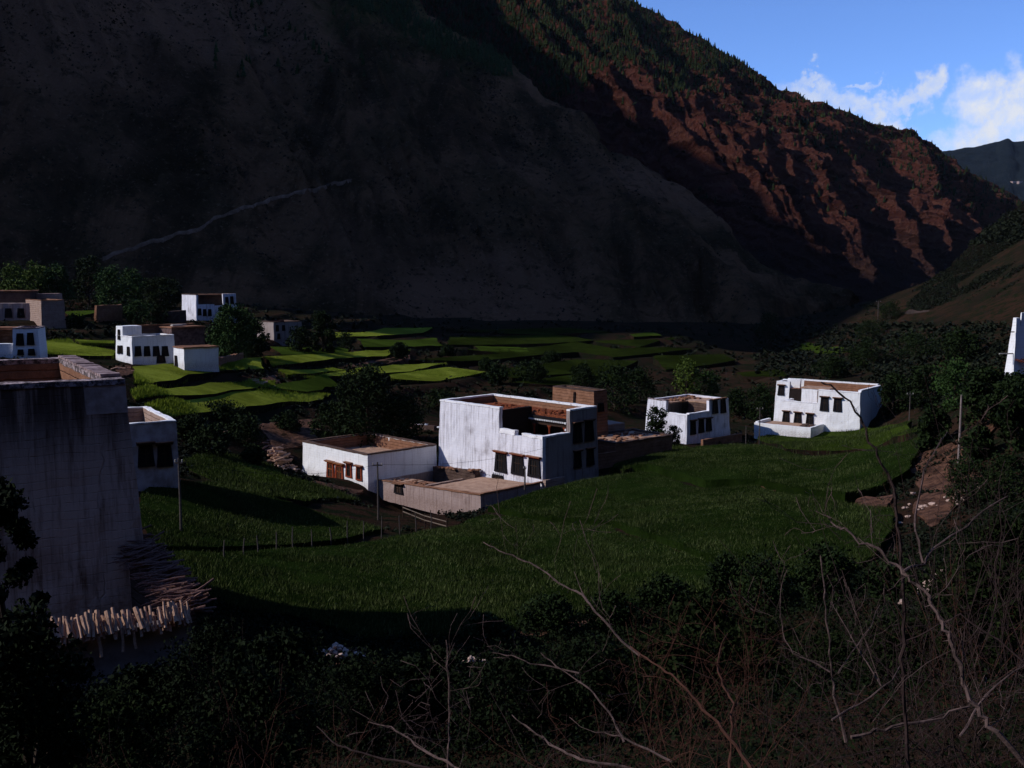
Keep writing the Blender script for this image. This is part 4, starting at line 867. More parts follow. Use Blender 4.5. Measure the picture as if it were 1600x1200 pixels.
E4.block('back_wing_wall', WHITE2, 8.0, 8.5, E4.Ly, E4.Ly + 3.2, -1, h1 + .6, free=False)
E4.block('yard_wall', WHITE2, -5.4, -5.0, 5.6, 14.8, -1.5, 1.35, .8, .06, free=True); E4.block('yard_wall', WHITE2, -5.0, -0.1, 5.6, 6.0, -1.5, 1.35, .8, .06, free=True); E4.block('yard_wall', WHITE2, -5.0, -0.1, 14.4, 14.8, -1.5, 1.5, .8, .06, free=True)
E4.block('yard_roof', ROOFSOIL, -5.0, -0.1, 6.0, 14.4, .9, 1.1, .8, .08, free=True); litter(E4, -3.5, -1.5, 6, 8, 1.1, 14, MUDDARK, .35, free=True)

# --- mid left house
F5 = House('white_house', 'white house with four tall windows in a row beside a streaked dark block', 207, 571, 155, 45, 266, 181, .03, cat='house')
h0 = F5.z_at(0, 0, 527); h1 = F5.z_at(0, F5.Ly, 510); un = F5.len(F5.Y, 192)
F5.ring('w', 0, F5.Lx + 1, 0, F5.Ly, -1, h0, .4, WHITE2, cap=CAP); F5.block('roof', MUDDARK, .4, F5.Lx + .6, .4, un, h0 - 1.2, h0 - 1.0)
F5.block('tower_wall', WHITE2, 0, 3.2, un, F5.Ly, h0 + .15, h1 + .1); F5.block('back_wall', MUDDARK, 3.2, F5.Lx + 7, F5.Ly - .4, F5.Ly, h0 - 1, h1 - .1, free=True); F5.block('back_cap', MUD, 3.2, F5.Lx + 7, F5.Ly - .5, F5.Ly + .1, h1 - .098, h1 + .1, .8, .1, free=True)
F5.block('streaked_block', MUDPALE if False else flat('sooty_wall', (.13, .085, .08), (.04, .025, .025), 1.5), F5.Lx + 1.02, F5.Lx + 6.6, 1.2, F5.Ly - .5, -1, h1 - .4, .8, .05, free=True)
F5.block('block_roof', MUD, F5.Lx + .9, F5.Lx + 6.8, 1.0, F5.Ly - .45, h1 - .398, h1 - .2, .8, .08, free=True)
b = MB(); b.box(F5.Lx + 1.6, F5.Lx + 3.4, 2, 2.7, h1 - .1, h1 + .1); b.box(F5.Lx + 2.2, F5.Lx + 4.6, 3.2, 3.5, h1 - .1, h1 + .15); b.build('roof_timber', PALEWOOD, F5.root)
for px0, px1 in ((210, 222), (225, 236), (239, 251), (253, 265)):
    a, c = F5.len(F5.X, px0), F5.len(F5.X, px1); F5.window('F', (a + c) / 2, F5.z_at(a, 0, 557), (c - a) * .75, F5.z_at(a, 0, 541) - F5.z_at(a, 0, 557), awn=False)
for px0, px1, y0, y1 in ((184, 188, 553, 540), (188.5, 192.5, 553, 540), (199, 204, 556, 542), (184.5, 189, 531, 515)):
    a, c = F5.len(F5.Y, px1), F5.len(F5.Y, px0); F5.window('L', (a + c) / 2, F5.z_at(0, a, y0), (c - a) * .7, F5.z_at(0, a, y1) - F5.z_at(0, a, y0), awn=False)
F5.window('F', 4.6, .1, 1.2, 1.2, awn=False, door=True)
F6 = House('white_shed', 'small plain white box-shaped shed right of the four-window house', 288, 574, 152, 40, 342, 272, .0, cat='shed')
hs = F6.z_at(0, 0, 545); F6.block('wall', WHITE2, 0, F6.Lx, 0, F6.Ly, -1, hs); F6.block('roof', MUD, -.1, F6.Lx + .1, -.1, F6.Ly + .1, hs + .002, hs + .2, .6, .08); F6.window('L', F6.Ly * .75, 0, .8, 1.6, awn=False, door=True)

# --- G
G7 = House('white_house', 'white house high at the back left with a dark gallery above three windows', 307, 500, 238, 40, 371, 284, .03, cat='house')
h0 = G7.z_at(0, 0, 476); h1 = G7.z_at(0, 0, 461); un = 2.0
G7.block('wall', WHITE, 0, .5, 0, G7.Ly, -1, h1); vl = G7.len(G7.X, 336); vr = G7.len(G7.X, 350)
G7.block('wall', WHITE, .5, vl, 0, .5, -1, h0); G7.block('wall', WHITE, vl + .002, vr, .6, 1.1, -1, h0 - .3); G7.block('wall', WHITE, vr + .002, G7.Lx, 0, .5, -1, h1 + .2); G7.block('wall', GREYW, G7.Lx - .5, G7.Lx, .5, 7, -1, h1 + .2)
G7.block('back_room_wall', MUDDARK, .5, G7.Lx - .5, 3.0, 3.3, h0 - 1, h1); G7.block('roof', MUD, .5, G7.Lx - .5, 2.0, 7, h1 - .15, h1 + .1, .8, .1); G7.block('terrace_floor', ROOFSOIL, .5, vr, 1.1, 3, h0 - 1.2, h0 - 1.0); G7.block('wall', WHITE, .5, G7.Lx - .5, 6.5, 7, -1, h1 - .2)
G7.block('parapet_cap', MUDDARK, -.05, .55, 0, G7.Ly, h1 + .002, h1 + .2, .6, .08)
for px0, px1, y0, y1 in ((309, 315, 493, 482), (317, 323, 494, 483), (325, 331, 494, 483), (353, 359, 476, 464), (361, 367, 475, 463)):
    a, c = G7.len(G7.X, px0), G7.len(G7.X, px1); G7.window('F', (a + c) / 2, G7.z_at(a, 0, y0), (c - a) * .78, G7.z_at(a, 0, y1) - G7.z_at(a, 0, y0), awn=False)
# --- H
H8 = House('stone_house', 'dim grey half-ruined house among dark trees at the back', 428, 534, 214, 38, 473, 402, .03, cat='house')
h1 = H8.z_at(0, 0, 504); H8.ring('w', 0, H8.Lx, 0, H8.Ly, -1, h1, .5, GREYW, inner=MUDDARK, cap=MUDDARK, jit=.12); H8.block('roof', MUD, .5, H8.Lx - .5, .5, H8.Ly - .5, h1 - .8, h1 - .6)
for px0, px1, y0, y1 in ((431, 436, 518, 508), (441, 446, 517, 508), (433, 438, 530, 521)):
    a, c = H8.len(H8.X, px0), H8.len(H8.X, px1); H8.window('F', (a + c) / 2, H8.z_at(a, 0, y0), (c - a) * .8, H8.z_at(a, 0, y1) - H8.z_at(a, 0, y0), awn=False)
# --- I
I9 = House('white_house', 'white house cut by the left picture edge with two large dark upper windows', 20, 561, 128, 16, 63, 6.0, .04, cat='house')
h1 = I9.z_at(I9.Lx, 0, 514); I9.ring('w', 0, I9.Lx, 0, 6, -1, h1, .45, WHITE2, inner=MUD, cap=DARKCAP); I9.block('roof', MUD, .45, I9.Lx - .45, .45, 5.55, h1 - .5, h1 - .25, .8, .1)
I9.block('low_wing', WHITE2, -6, -.01, .3, .8, -1, I9.z_at(0, 0, 537), .8, .05, free=True); I9.block('wing_back_wall', MUDDARK, -6, -.01, 4, 4.4, -1, h1 - .2, free=True); I9.block('wing_floor', MUD, -6, -.01, .8, 4, 0, I9.z_at(0, 0, 541), free=True)
I9.block('wing_roof', MUD, -6, -.01, 3, 6, h1 - .19, h1 + .1, .8, .1, free=True)
for px0, px1, y0, y1 in ((25, 39, 540, 521), (43, 56, 539, 520), (27, 38, 555, 546), (44, 56, 555, 545)):
    a, c = I9.len(I9.X, px0), I9.len(I9.X, px1); I9.window('F', (a + c) / 2, I9.z_at(a, 0, y0), (c - a) * .8, I9.z_at(a, 0, y1) - I9.z_at(a, 0, y0), awn=False)
# --- J
J0 = House('mud_house', 'greyish mud-plastered box house at the far left edge before the trees', 65, 506, 200, 38, 103, 50, .03, cat='house')
h1 = J0.z_at(0, 0, 470); J0.ring('w', 0, J0.Lx, 0, J0.Ly, -1, h1, .5, MUDPALE, inner=MUD, cap=MUD); J0.block('roof', MUD, .5, J0.Lx - .5, .5, J0.Ly - .5, h1 - .4, h1 - .2)
J1 = House('mud_house', 'broad dim house with square windows at the far left edge, behind the grey box house', 46, 506, 206, 8, 11.0, 6.0, .03, cat='house')
J1.root.location.x -= 9; J1.O.x -= 9; h2 = J1.z_at(0, 0, 474); J1.block('wall', GREYYARD, 0, 10.8, 0, 6, -1, h2); J1.block('upper_room', MUDDARK, -1, 8, 3.0, 8, h2 + .01, h2 + 2.3, free=True); J1.block('roof', MUD, -1.2, 8.2, 2.8, 8.2, h2 + 2.31, h2 + 2.5, .8, .1, free=True)
for i in range(3): J1.window('F', 2.2 + i * 2.4, 1.2, 1.2, 1.9, awn=False)
J1.block('back_room', MUDPALE, 6.5, 12, 7, 11, -1, h2 + 1.8, free=True)
# --- E : tower at the right edge
E0 = House('white_tower_house', 'bright white leaning wall of a tall house at the right picture edge', 1583, 606, 97, 20, 12.0, 1566, .07, cat='house')
h1 = E0.z_at(0, 0, 497); E0.block('wall', WHITE2, 0, .5, 0, E0.Ly, -2, h1); E0.block('wall', WHITE2, .5, 12, 0, .5, -2, h1 - .75); E0.block('upper_wall', WHITE2, .85, 6, .6, 1.1, h1 - 1.0, h1 + .5); E0.block('wall', GREYW, .5, 12, E0.Ly - .4, E0.Ly, -2, h1 - .2)
b = MB()
for i in range(60):
    x = .2 + i * .1 + random.uniform(-.04, .04); z = E0.z_at(0, 0, 565) + random.uniform(-.1, .12); b.tube([(x, .2, z + .12), (x + random.uniform(-.15, .15), -random.uniform(.45, .8), z - random.uniform(0, .12))], random.uniform(.02, .045), 5)
b.build('brush_ledge', flat('red_brush', (.09, .025, .018)), E0.root)
b = MB(); b.tube([(.2, .4, E0.z_at(0, 0, 553)), (-1.3, .6, E0.z_at(0, 0, 553))], .06, 6); b.build('drain_spout', PALEWOOD, E0.root)
b = MB(); b.tube([(.2, .4, E0.z_at(0, 0, 519)), (-.45, .5, E0.z_at(0, 0, 519))], .05, 6); b.build('beam_end', DARKWOOD, E0.root)

# --- N: the near building, N2: the lower block behind, yard walls
q = at(197, 588, 38); GN = -12.3
N = House('near_building', 'huge soot-streaked building filling the left edge with a weathered roof parapet', 222, 0, 38, 121.5, 13.0, 22.0, .066, z=GN, cat='building')
N.O = Vector((at(235, 900, 37.6).x, 37.6, GN)); N.root.location = N.O; HN = N.z_at(.6, .6, 592)
N.ring('w', 0, 13.0, 0, 22, -2, HN - .18, .75, DIRTYW, inner=MUD, cap=DARKCAP, caph=.2, step=.45, jit=.07)
N.block('white_corner_patch', flat('blue_white_lime', (.50, .40, .38), (.26, .2, .18), 1.2), -.015, .6, -.02, 1.5, HN - 1.25, HN - .19, .3, .05)
N.block('roof', MUDDARK, .75, 12.3, .75, 21.3, HN - 2.3, HN - 2.0)
b = MB()
for i in range(26):
    y0 = .9 + i * .46; b.box(y0, y0 + .36, -.02, .72, HN + .03, HN + .1 + random.uniform(0, .05))
b.build('coping_stone', flat('pale_coping', (.36, .27, .27), (.14, .09, .09), 3), N.root, N.M, jitter=.06).name = 'coping_stones'
P2 = at(280, 762, 78)
N2 = House('grey_white_house', 'lower grey-white house with two black windows behind the near building', 282, 764, 78, 121.5, 10.5, 7.0, .02, cat='house')
h2 = N2.z_at(0, 0, 659); N2.ring('w', 0, 10.5, 0, 7, -1.5, h2, .4, flat('bluish_lime', (.42, .38, .40), (.24, .2, .20), .9), inner=MUDPALE, cap=CAP, caph=.1); N2.block('roof', MUDDARK, .4, 10.1, .4, 6.6, h2 - 2.4, h2 - 2.2)
for px0, px1 in ((248, 272), (218, 243)):
    a, c = N2.len(N2.Y, px1), N2.len(N2.Y, px0); N2.window('L', (a + c) / 2, N2.z_at(0, a, 728), (c - a) * .85, N2.z_at(0, a, 694) - N2.z_at(0, a, 728))
# yard walls before the near building
w1, w2, w3 = at(20, 1004, 30.5), at(294, 966, 33.5), at(203, 862, 38)
def wallseg(name, p, q, th, bottom, m, label, cat='wall', capm=None):
    d = (q - p); L = math.hypot(d.x, d.y); ang = math.atan2(d.y, d.x); r = empty(name, (p.x, p.y, p.z), ang, label=label, cat=cat)
    b = MB(); n = max(2, int(L / .4))
    b.box(0, L, -th / 2, th / 2, -1, 0, .4); sl_ = (q.z - p.z) / L
    b.build('wall_face', m, r, lambda x, y, z: (x, y, z * bottom + sl_ * x), jitter=.06); return r, L, sl_
yw, yL, ys_ = wallseg('yard_wall', w1, w2, .45, 5, flat('grey_lime_wall', (.26, .215, .21), (.11, .085, .08), .8, bump=.03), 'grey plastered yard wall carrying the row of sunlit firewood')
yw2, y2L, y2s = wallseg('yard_wall', w2, w3, .5, 4.5, MUDDARK, 'dark side wall of the yard running back to the near building under brushwood')
fw = empty('firewood_row', w1 + Vector((0, 0, .04)), math.atan2((w2 - w1).y, (w2 - w1).x), label='row of short sunlit split logs laid across the top of the yard wall', cat='firewood')
def log_mesh(L, r, name='log'):
    b = MB(); n = 6; a0 = random.uniform(0, 6)
    pts = [Vector((random.uniform(-.02, .02), -L / 2 + L * k / 3, random.uniform(-.02, .02))) for k in range(4)]
    b.tube(pts, [r * random.uniform(.75, 1.1) for _ in pts], n); me = bpy.data.meshes.new(name); me.from_pydata(b.v, [], b.f); me.materials.append(LOGM); return me
LM = [log_mesh(random.uniform(.5, .95), random.uniform(.04, .085)) for _ in range(14)]
x = .35
for row in range(3):
    x = .3 + row * .04
    while x < yL - .15:
        o = bpy.data.objects.new('log', LM[random.randrange(14)]); COL.objects.link(o); o.parent = fw; x += random.uniform(.09, .15)
        if row and random.random() < .3: continue
        o.location = (x, -.25 - .10 * row + random.uniform(-.12, .10), ys_ * x + .10 + row * .13 + random.uniform(-.02, .03))
        o.rotation_euler = (R(52 + random.uniform(-9, 9)), random.uniform(-.1, .1), R(random.uniform(-14, 12)))
for x, dz, rz in ((2.4, -.25, 10), (3.1, -.2, -8), (3.45, -.3, 14), (1.2, -.1, -20)):
    o = bpy.data.objects.new('log', LM[random.randrange(14)]); COL.objects.link(o); o.parent = fw; o.location = (x, -.55, ys_ * x + dz); o.rotation_euler = (R(75), 0, R(rz))
bw = empty('brushwood_pile', w2, math.atan2((w3 - w2).y, (w3 - w2).x), label='long pile of thin brushwood sticks heaped on the side wall by the near building', cat='firewood')
SM = []
for k in range(12):
    b = MB(); L = random.uniform(.9, 1.6); pts = [Vector((random.uniform(-.05, .05), -L / 2 + L * j / 4, random.uniform(-.04, .04))) for j in range(5)]
    b.tube(pts, [.035, .038, .03, .028, .015], 5); me = bpy.data.meshes.new('stick'); me.from_pydata(b.v, [], b.f); me.materials.append(STICKM); SM.append(me)
for i in range(250):
    o = bpy.data.objects.new('stick', random.choice(SM)); COL.objects.link(o); o.parent = bw; t = random.random(); x = t * (y2L + .3)
    lay = random.random(); o.location = (x, random.uniform(-.38, .38), y2s * x + .05 + lay * .7); o.rotation_euler = (R(random.gauss(-6, 8)), 0, R(random.gauss(-14, 9)))

# --- mud walls at back left
def lowwall(px0, py0, px1, py1, h, m, label):
    p, q = gp(px0, py0), gp(px1, py1); d = q - p; L = math.hypot(d.x, d.y); r = empty('mud_wall', p, math.atan2(d.y, d.x), label=label, cat='wall'); sl_ = (q.z - p.z) / L
    b = MB(); b.box(0, L, -.3, .3, -1, h, 1.0); b.build('wall_face', m, r, lambda x, y, z: (x, y, z + sl_ * x), jitter=.25)
lowwall(150, 503, 190, 501, 3.4, MUD, 'red-brown mud wall beyond the green strip at the back left')
lowwall(236, 505, 290, 503, 2.6, MUDDARK, 'dark mud wall leading to the white house at the back')
lowwall(174, 478, 200, 477, 3, MUD, 'small pinkish ruined wall under the back trees')
lowwall(340, 575, 378, 566, 1.6, MUD, 'low collapsed brown wall right of the white shed')
lowwall(640, 668, 680, 672, .6, MUDDARK, 'low dark bank wall by the white sacks')

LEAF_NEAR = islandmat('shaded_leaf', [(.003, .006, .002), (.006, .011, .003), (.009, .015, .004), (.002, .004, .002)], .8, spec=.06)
# ------------------------------------------------------------------ trees, bushes
def leafcloud(n, centers, rad, size, flat_=1.0, narrow=.55):
    k = rng.integers(0, len(centers), n); c = np.asarray(centers)[k]; d = rng.normal(0, 1, (n, 3)); d /= np.linalg.norm(d, axis=1, keepdims=True)
    r = np.asarray(rad)[k][:, None] * (rng.uniform(0, 1, (n, 1)) ** .42) * rng.uniform(.75, 1.12, (n, 1)); p = c + d * r * np.array([1, 1, flat_])
    a = rng.normal(0, 1, (n, 3)); a /= np.linalg.norm(a, axis=1, keepdims=True); b = np.cross(a, rng.normal(0, 1, (n, 3))); b /= np.linalg.norm(b, axis=1, keepdims=True) + 1e-9
    s = size * rng.uniform(.6, 1.4, (n, 1)); V = np.stack([p - a * s, p + b * s * narrow, p + a * s, p - b * s * narrow], 1)
    return V.reshape(-1, 3), np.arange(4 * n).reshape(-1, 4)
def tree(name, base, h, rx, label, n=2600, leaf=.22, m=LEAF_DARK, trunk=.35, clumps=16, cat='tree', group=None, ry=None, droop=0, split=1.0, seed=None, twig=0):
    base = Vector(base); r = empty(name, base, random.uniform(0, 6), label=label, cat=cat, group=group); cs, rs = [], []
    th = h * trunk
    for i in range(clumps):
        a = 2.399 * i + random.uniform(-.5, .5); t = (i + .5) / clumps; z = th * .7 + (h - th * .7) * (t ** .9); prof = math.sin(math.pi * min(.97, .16 + .80 * t)) ** .7
        rr = rx * prof * random.uniform(.35, .85); cs.append((rr * math.cos(a), rr * math.sin(a), z)); rs.append(rx * random.uniform(.26, .48) * split)
    cs.append((0, 0, h * .55)); rs.append(rx * .5); cs.append((random.uniform(-.2, .2) * rx, 0, h * .93)); rs.append(rx * .22)
    V, Fc = leafcloud(n, cs, rs, leaf, .9); link('crown', npmesh('crown', V, Fc), m, r)
    b = MB(); b.tube([(0, 0, -.6), (.03 * h * random.uniform(-1, 1), .02 * h, h * .3), (.02 * h, -.02 * h, h * .75)], [.032 * h, .024 * h, .008 * h], 7)
    tk = b.build('trunk', BARK, r)
    b = MB()
    for c in cs[:min(12, clumps)]:
        z0 = max(.05 * h, c[2] * .5); b.tube([(0, 0, z0), (c[0] * .5, c[1] * .5, (z0 + c[2]) * .52), c], [.013 * h, .009 * h, .003 * h], 5)
    b.build('limb', BARK, tk); return r
def T(px, py, wpx, hpx, label, **k):            # by photo size
    p = gp(px, py); s = p.y / F; return tree(k.pop('name', 'tree'), p, hpx * s, wpx * s / 2, label, **k)
T(575, 697, 130, 118, 'tall dark bushy tree behind the single-storey white building', n=9000, leaf=.20, clumps=26, trunk=.12)
T(520, 690, 70, 60, 'dark bush left of the tall tree behind the single-storey building', n=3500, leaf=.18, trunk=.05, name='bush', cat='bush')
T(635, 690, 80, 70, 'dark rounded bush between the tall tree and the big white house', n=3500, leaf=.18, trunk=.05, name='bush', cat='bush')
for px, py, w_, h_, l in [(330, 712, 80, 46, 'low dark bush between the bright terraces and the wood heap'), (380, 690, 70, 36, 'dark scrub on the red bank below the terraces'), (300, 690, 60, 36, 'dark scrub right of the lower grey-white house roof'), (450, 672, 50, 26, 'small scrub on the bare red ground'), (395, 728, 50, 30, 'dark bush just left of the log heap'), (690, 640, 60, 30, 'dark scrub left of the big white house roof corner'), (345, 655, 90, 20, 'low strip of scrub under the terraces')]:
    T(px, py, w_, h_, l, n=2600, leaf=.17, trunk=.05, name='bush', cat='bush')
T(362, 562, 92, 80, 'big round dark tree right of the white shed', n=7000, leaf=.22, m=LEAF_MID, clumps=22, trunk=.08)
T(400, 560, 60, 55, 'dark low tree against the half-ruined grey house', n=3000, leaf=.22, trunk=.05)
lab = ['light green tree at the far left edge under the mountain', 'rounded bright tree second in the back row from the left', 'pale olive tree behind the grey box house', 'tall dark tree in the middle of the back row', 'spreading tree right of the tall dark one in the back row', 'olive tree over the pinkish ruin', 'dark tree near the right end of the back row', 'small dark tree behind the high white house']
for (px, py, w_, h_, m), l in zip([(25, 470, 60, 52, LEAF_LIGHT), (62, 476, 66, 58, LEAF_LIGHT), (92, 482, 60, 62, LEAF_MID), (140, 478, 66, 72, LEAF_DARK), (175, 490, 70, 66, LEAF_MID), (208, 482, 60, 55, LEAF_MID), (250, 492, 60, 55, LEAF_DARK), (265, 480, 55, 40, LEAF_DARK)], lab):
    T(px, py, w_, h_, l, n=3200, leaf=.3, m=m, trunk=.1, group='trees under the mountain at the back left')
T(215, 508, 50, 36, 'mid green bush before the dark mud wall at the back left', n=2200, leaf=.2, m=LEAF_MID, trunk=.05, name='bush', cat='bush')
T(245, 505, 40, 26, 'dark bush next to the mid green one at the back left', n=1500, leaf=.2, trunk=.05, name='bush', cat='bush')
T(120, 512, 40, 18, 'low dark bush beside the grey box house', n=900, leaf=.2, trunk=.05, name='bush', cat='bush')
T(540, 546, 34, 24, 'little dark bush at the end of a bright terrace strip', n=1000, leaf=.2, trunk=.05, name='bush', cat='bush')
T(505, 555, 44, 66, 'dark spreading tree right of the half-ruined grey house', n=3500, leaf=.26, trunk=.1)
T(470, 553, 50, 40, 'dark thicket below the half-ruined grey house', n=2500, leaf=.22, trunk=.05, name='bush', cat='bush')
for px, py, w_, h_, l in [(625, 560, 34, 22, 'dark bush on the terrace edge left of centre'), (700, 556, 30, 14, 'tiny bush between two terrace strips'), (775, 600, 50, 28, 'dark bush above the big white house roof'), (830, 600, 60, 34, 'wide dark bush above the roof of the big white house'),
                          (960, 640, 90, 66, 'large dark bush right of the mud-brick tower'), (910, 615, 60, 42, 'dark bush just behind the mud-brick tower'), (1000, 628, 60, 50, 'dark bush at the left of the squat white house'), (760, 578, 30, 16, 'small dark bush among the middle terraces'), (860, 570, 36, 18, 'low bush in the shaded terraces')]:
    T(px, py, w_, h_, l, n=2600, leaf=.22, trunk=.05, name='bush', cat='bush')
T(1072, 625, 58, 60, 'loose light olive tree behind the squat white house', n=2200, leaf=.22, m=LEAF_LIGHT, trunk=.15)
T(1105, 622, 48, 40, 'smaller olive tree right of the loose light one', n=1500, leaf=.22, m=LEAF_MID, trunk=.15)
T(1025, 700, 46, 62, 'ragged dark bush hiding the left corner of the squat white house', n=2600, leaf=.16, trunk=.08, name='bush', cat='bush')
T(1052, 700, 30, 34, 'low bush leaning on the squat white house front', n=1100, leaf=.14, trunk=.08, name='bush', cat='bush')
T(1190, 655, 60, 50, 'dark trees left of the stepped white house', n=2600, leaf=.2, trunk=.08)
T(1150, 650, 50, 40, 'dark bush between the squat and the stepped white house', n=2000, leaf=.2, trunk=.08, name='bush', cat='bush')
T(1198, 540, 44, 50, 'dark tree at the foot of the mountain right of the terraces', n=1600, leaf=.3)
for px, py, w_, h_, l, m in [(1395, 645, 60, 60, 'dark tree right of the stepped white house', LEAF_DARK), (1440, 640, 70, 66, 'dark tree behind the thin grey pole', LEAF_DARK), (1492, 640, 90, 72, 'olive green tree above the pale pole', LEAF_MID), (1535, 670, 90, 90, 'large dark tree below the right edge tower', LEAF_DARK), (1590, 700, 80, 90, 'dark tree at the right edge under the tower', LEAF_DARK),
                             (1455, 700, 60, 60, 'dark shrub left of the pale pole', LEAF_DARK), (1530, 720, 60, 50, 'bushy shrub right of the pale pole', LEAF_DARK), (1585, 620, 60, 30, 'dark brush at the base of the tower', LEAF_DARK), (1390, 500, 50, 26, 'dark tree beside the far end of the road', LEAF_DARK), (1350, 575, 70, 40, 'dark scrub clump on the slope above the stepped house', LEAF_DARK), (1300, 590, 60, 30, 'low scrub above the stepped house roof', LEAF_DARK), (1430, 560, 80, 36, 'scrub clump on the slope under the road', LEAF_DARK), (1500, 560, 80, 40, 'scrub clump under the road near the tower', LEAF_DARK), (1360, 528, 60, 26, 'low scrub below the road end', LEAF_DARK)]:
    T(px, py, w_, h_, l, n=3000, leaf=.2, m=m, trunk=.06, name='bush' if 'tree' not in l else 'tree', cat='bush' if 'tree' not in l else 'tree')
for px, py, w_, h_, l in [(1510, 790, 90, 70, 'grey-green shrub on the dirt bank at right'), (1570, 800, 90, 90, 'dark shrub on the bank at the right edge'), (1290, 950, 110, 95, 'dark big-leaved shrub at the lower edge of the field'), (1190, 955, 130, 80, 'broad dark big-leaved shrub left of the other at the field edge'), (1130, 940, 70, 70, 'dark low shrub leftmost at the lower field edge'), (1395, 940, 100, 60, 'low shrub beside the heap of pale stones'), (960, 985, 90, 55, 'leafy bush at the end of the dirt edge'), (860, 990, 110, 50, 'low leafy bush where the field meets the thicket'), (760, 1005, 90, 36, 'small leafy bush by the dirt edge'), (1040, 950, 90, 46, 'soft dark bush at the field edge')]:
    T(px, py, w_, h_, l, n=4200, leaf=.085, m=LEAF_DARK, trunk=.08, clumps=22, name='shrub', cat='shrub')
T(1588, 655, 110, 62, 'dark brush hiding the base of the white tower wall', n=4000, leaf=.12, trunk=.05, name='bush', cat='bush')
# near thicket
def ND(px, py, d, w_, h_, label, **k):
    p = at(px, py, d); z = g1(p.x, p.y); s = d / F; hh = max(hpx_ := h_ * s, p.z - z + h_ * s * 0 + .5); top = at(px, py - h_, d).z
    return tree(k.pop('name', 'shrub'), (p.x, p.y, z), top - z, w_ * s / 2, label, cat=k.pop('cat', 'shrub'), **k)
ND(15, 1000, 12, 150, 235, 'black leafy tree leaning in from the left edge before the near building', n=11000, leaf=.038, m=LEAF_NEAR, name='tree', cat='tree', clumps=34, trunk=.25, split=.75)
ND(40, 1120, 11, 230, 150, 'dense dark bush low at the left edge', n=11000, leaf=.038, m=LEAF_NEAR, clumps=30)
for px, py, d, w_, h_, l in [(215, 1150, 22, 190, 92, 'dark feathery bush in front of the yard wall'), (335, 1120, 22, 190, 132, 'tall feathery dark bush right of the yard wall'), (180, 1190, 15, 240, 90, 'dark bush at the bottom left in front of the yard wall'), (440, 1120, 20, 240, 120, 'dark thicket bush below the field left corner'), (560, 1150, 17, 240, 110, 'dark thicket bush below the pale stone pile'),
                             (680, 1130, 18, 200, 100, 'dark bush behind the upright thin stem'), (800, 1160, 16, 240, 130, 'dark leafy bush at the bottom centre'), (920, 1150, 16, 200, 130, 'leafy bush right of bottom centre'), (400, 1190, 12, 260, 130, 'dark weedy bush at the bottom left of centre'), (1050, 1120, 20, 220, 120, 'dark green bush among bare branches at right of centre'),
                             (1180, 1090, 21, 200, 110, 'green leafed bush behind the bare stems'), (1300, 1130, 18, 200, 120, 'leafy bush behind the crossing bare stems'), (1420, 1130, 16, 200, 150, 'dark bush under the long bare limb'), (1540, 1110, 14, 200, 220, 'dense brown-green bush at the lower right edge'), (1560, 960, 22, 160, 140, 'dense twiggy bush at the right edge'), (1490, 1000, 26, 140, 110, 'dark bush right of the forked branch'), (1100, 1010, 33, 160, 70, 'dark low bush under the big-leaved shrubs')]:
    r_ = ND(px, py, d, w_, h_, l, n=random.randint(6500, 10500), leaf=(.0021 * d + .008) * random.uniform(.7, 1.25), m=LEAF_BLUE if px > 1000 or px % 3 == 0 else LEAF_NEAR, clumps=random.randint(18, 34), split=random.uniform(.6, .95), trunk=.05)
    b = MB(); Rr = w_ * d / F / 2; top_ = at(px, py - h_, d).z - r_.location.z; q_ = []
    for k in range(46):
        a_, rr_ = random.uniform(0, 6.28), Rr * random.random() ** .6; x_, y_ = rr_ * math.cos(a_), rr_ * math.sin(a_); ht = top_ * random.uniform(.85, 1.22) * (1 - .35 * (rr_ / Rr) ** 2); dx_, dy_ = random.gauss(0, .12), random.gauss(0, .12)
        b.tube([(x_ * .7, y_ * .7, top_ * .4), (x_, y_, ht * .8), (x_ + dx_, y_ + dy_, ht)], [.006, .004, .0012], 4)
        q_ += [(x_ + dx_ * t_, y_ + dy_ * t_, ht * (.72 + .28 * t_)) for t_ in (.1, .3, .5, .7, .9)]
    b.build('shoots', THORNDARK, r_)['kind'] = 'stuff'
    V, Fc = leafcloud(1500, q_, [.05] * len(q_), .0016 * d + .006, narrow=.3); link('shoot_leaves', npmesh('shoot_leaves', V, Fc), LEAF_NEAR if px < 900 else LEAF_BLUE, r_)['kind'] = 'stuff'
# ground cover on the near bank
n = 300000; yy = 3 + 47 * rng.uniform(0, 1, n) ** .8; xx = rng.uniform(-.62, .62, n) * (yy + 6); k = ~np.any([inpoly(xx, yy, q[0]) for q in BIGS], axis=0) & (((xx - -14) < 0) | (yy < 60)); xx, yy = xx[k], yy[k]
k = fbm(xx / 2.2, yy / 2.2, 0, 3, 71) > -.55; xx, yy = xx[k], yy[k]; zz = zg(xx, yy) + np.abs(rng.normal(0, .22, len(xx))); cen = np.stack([xx, yy, zz], 1); nn = len(cen)
V, Fc = leafcloud(nn, [(0, 0, 0)], [.12], 1.0); V = V.reshape(nn, 4, 3); mid_ = V.mean(1, keepdims=True); V = (V - mid_) * (.010 + .0015 * yy)[:, None, None] + mid_ + cen[:, None]
tag(link('undergrowth', npmesh('undergrowth', V.reshape(-1, 3), Fc), LEAF_NEAR), label='tangled dark weeds and low leaves over the near bank', cat='undergrowth', kind='stuff')
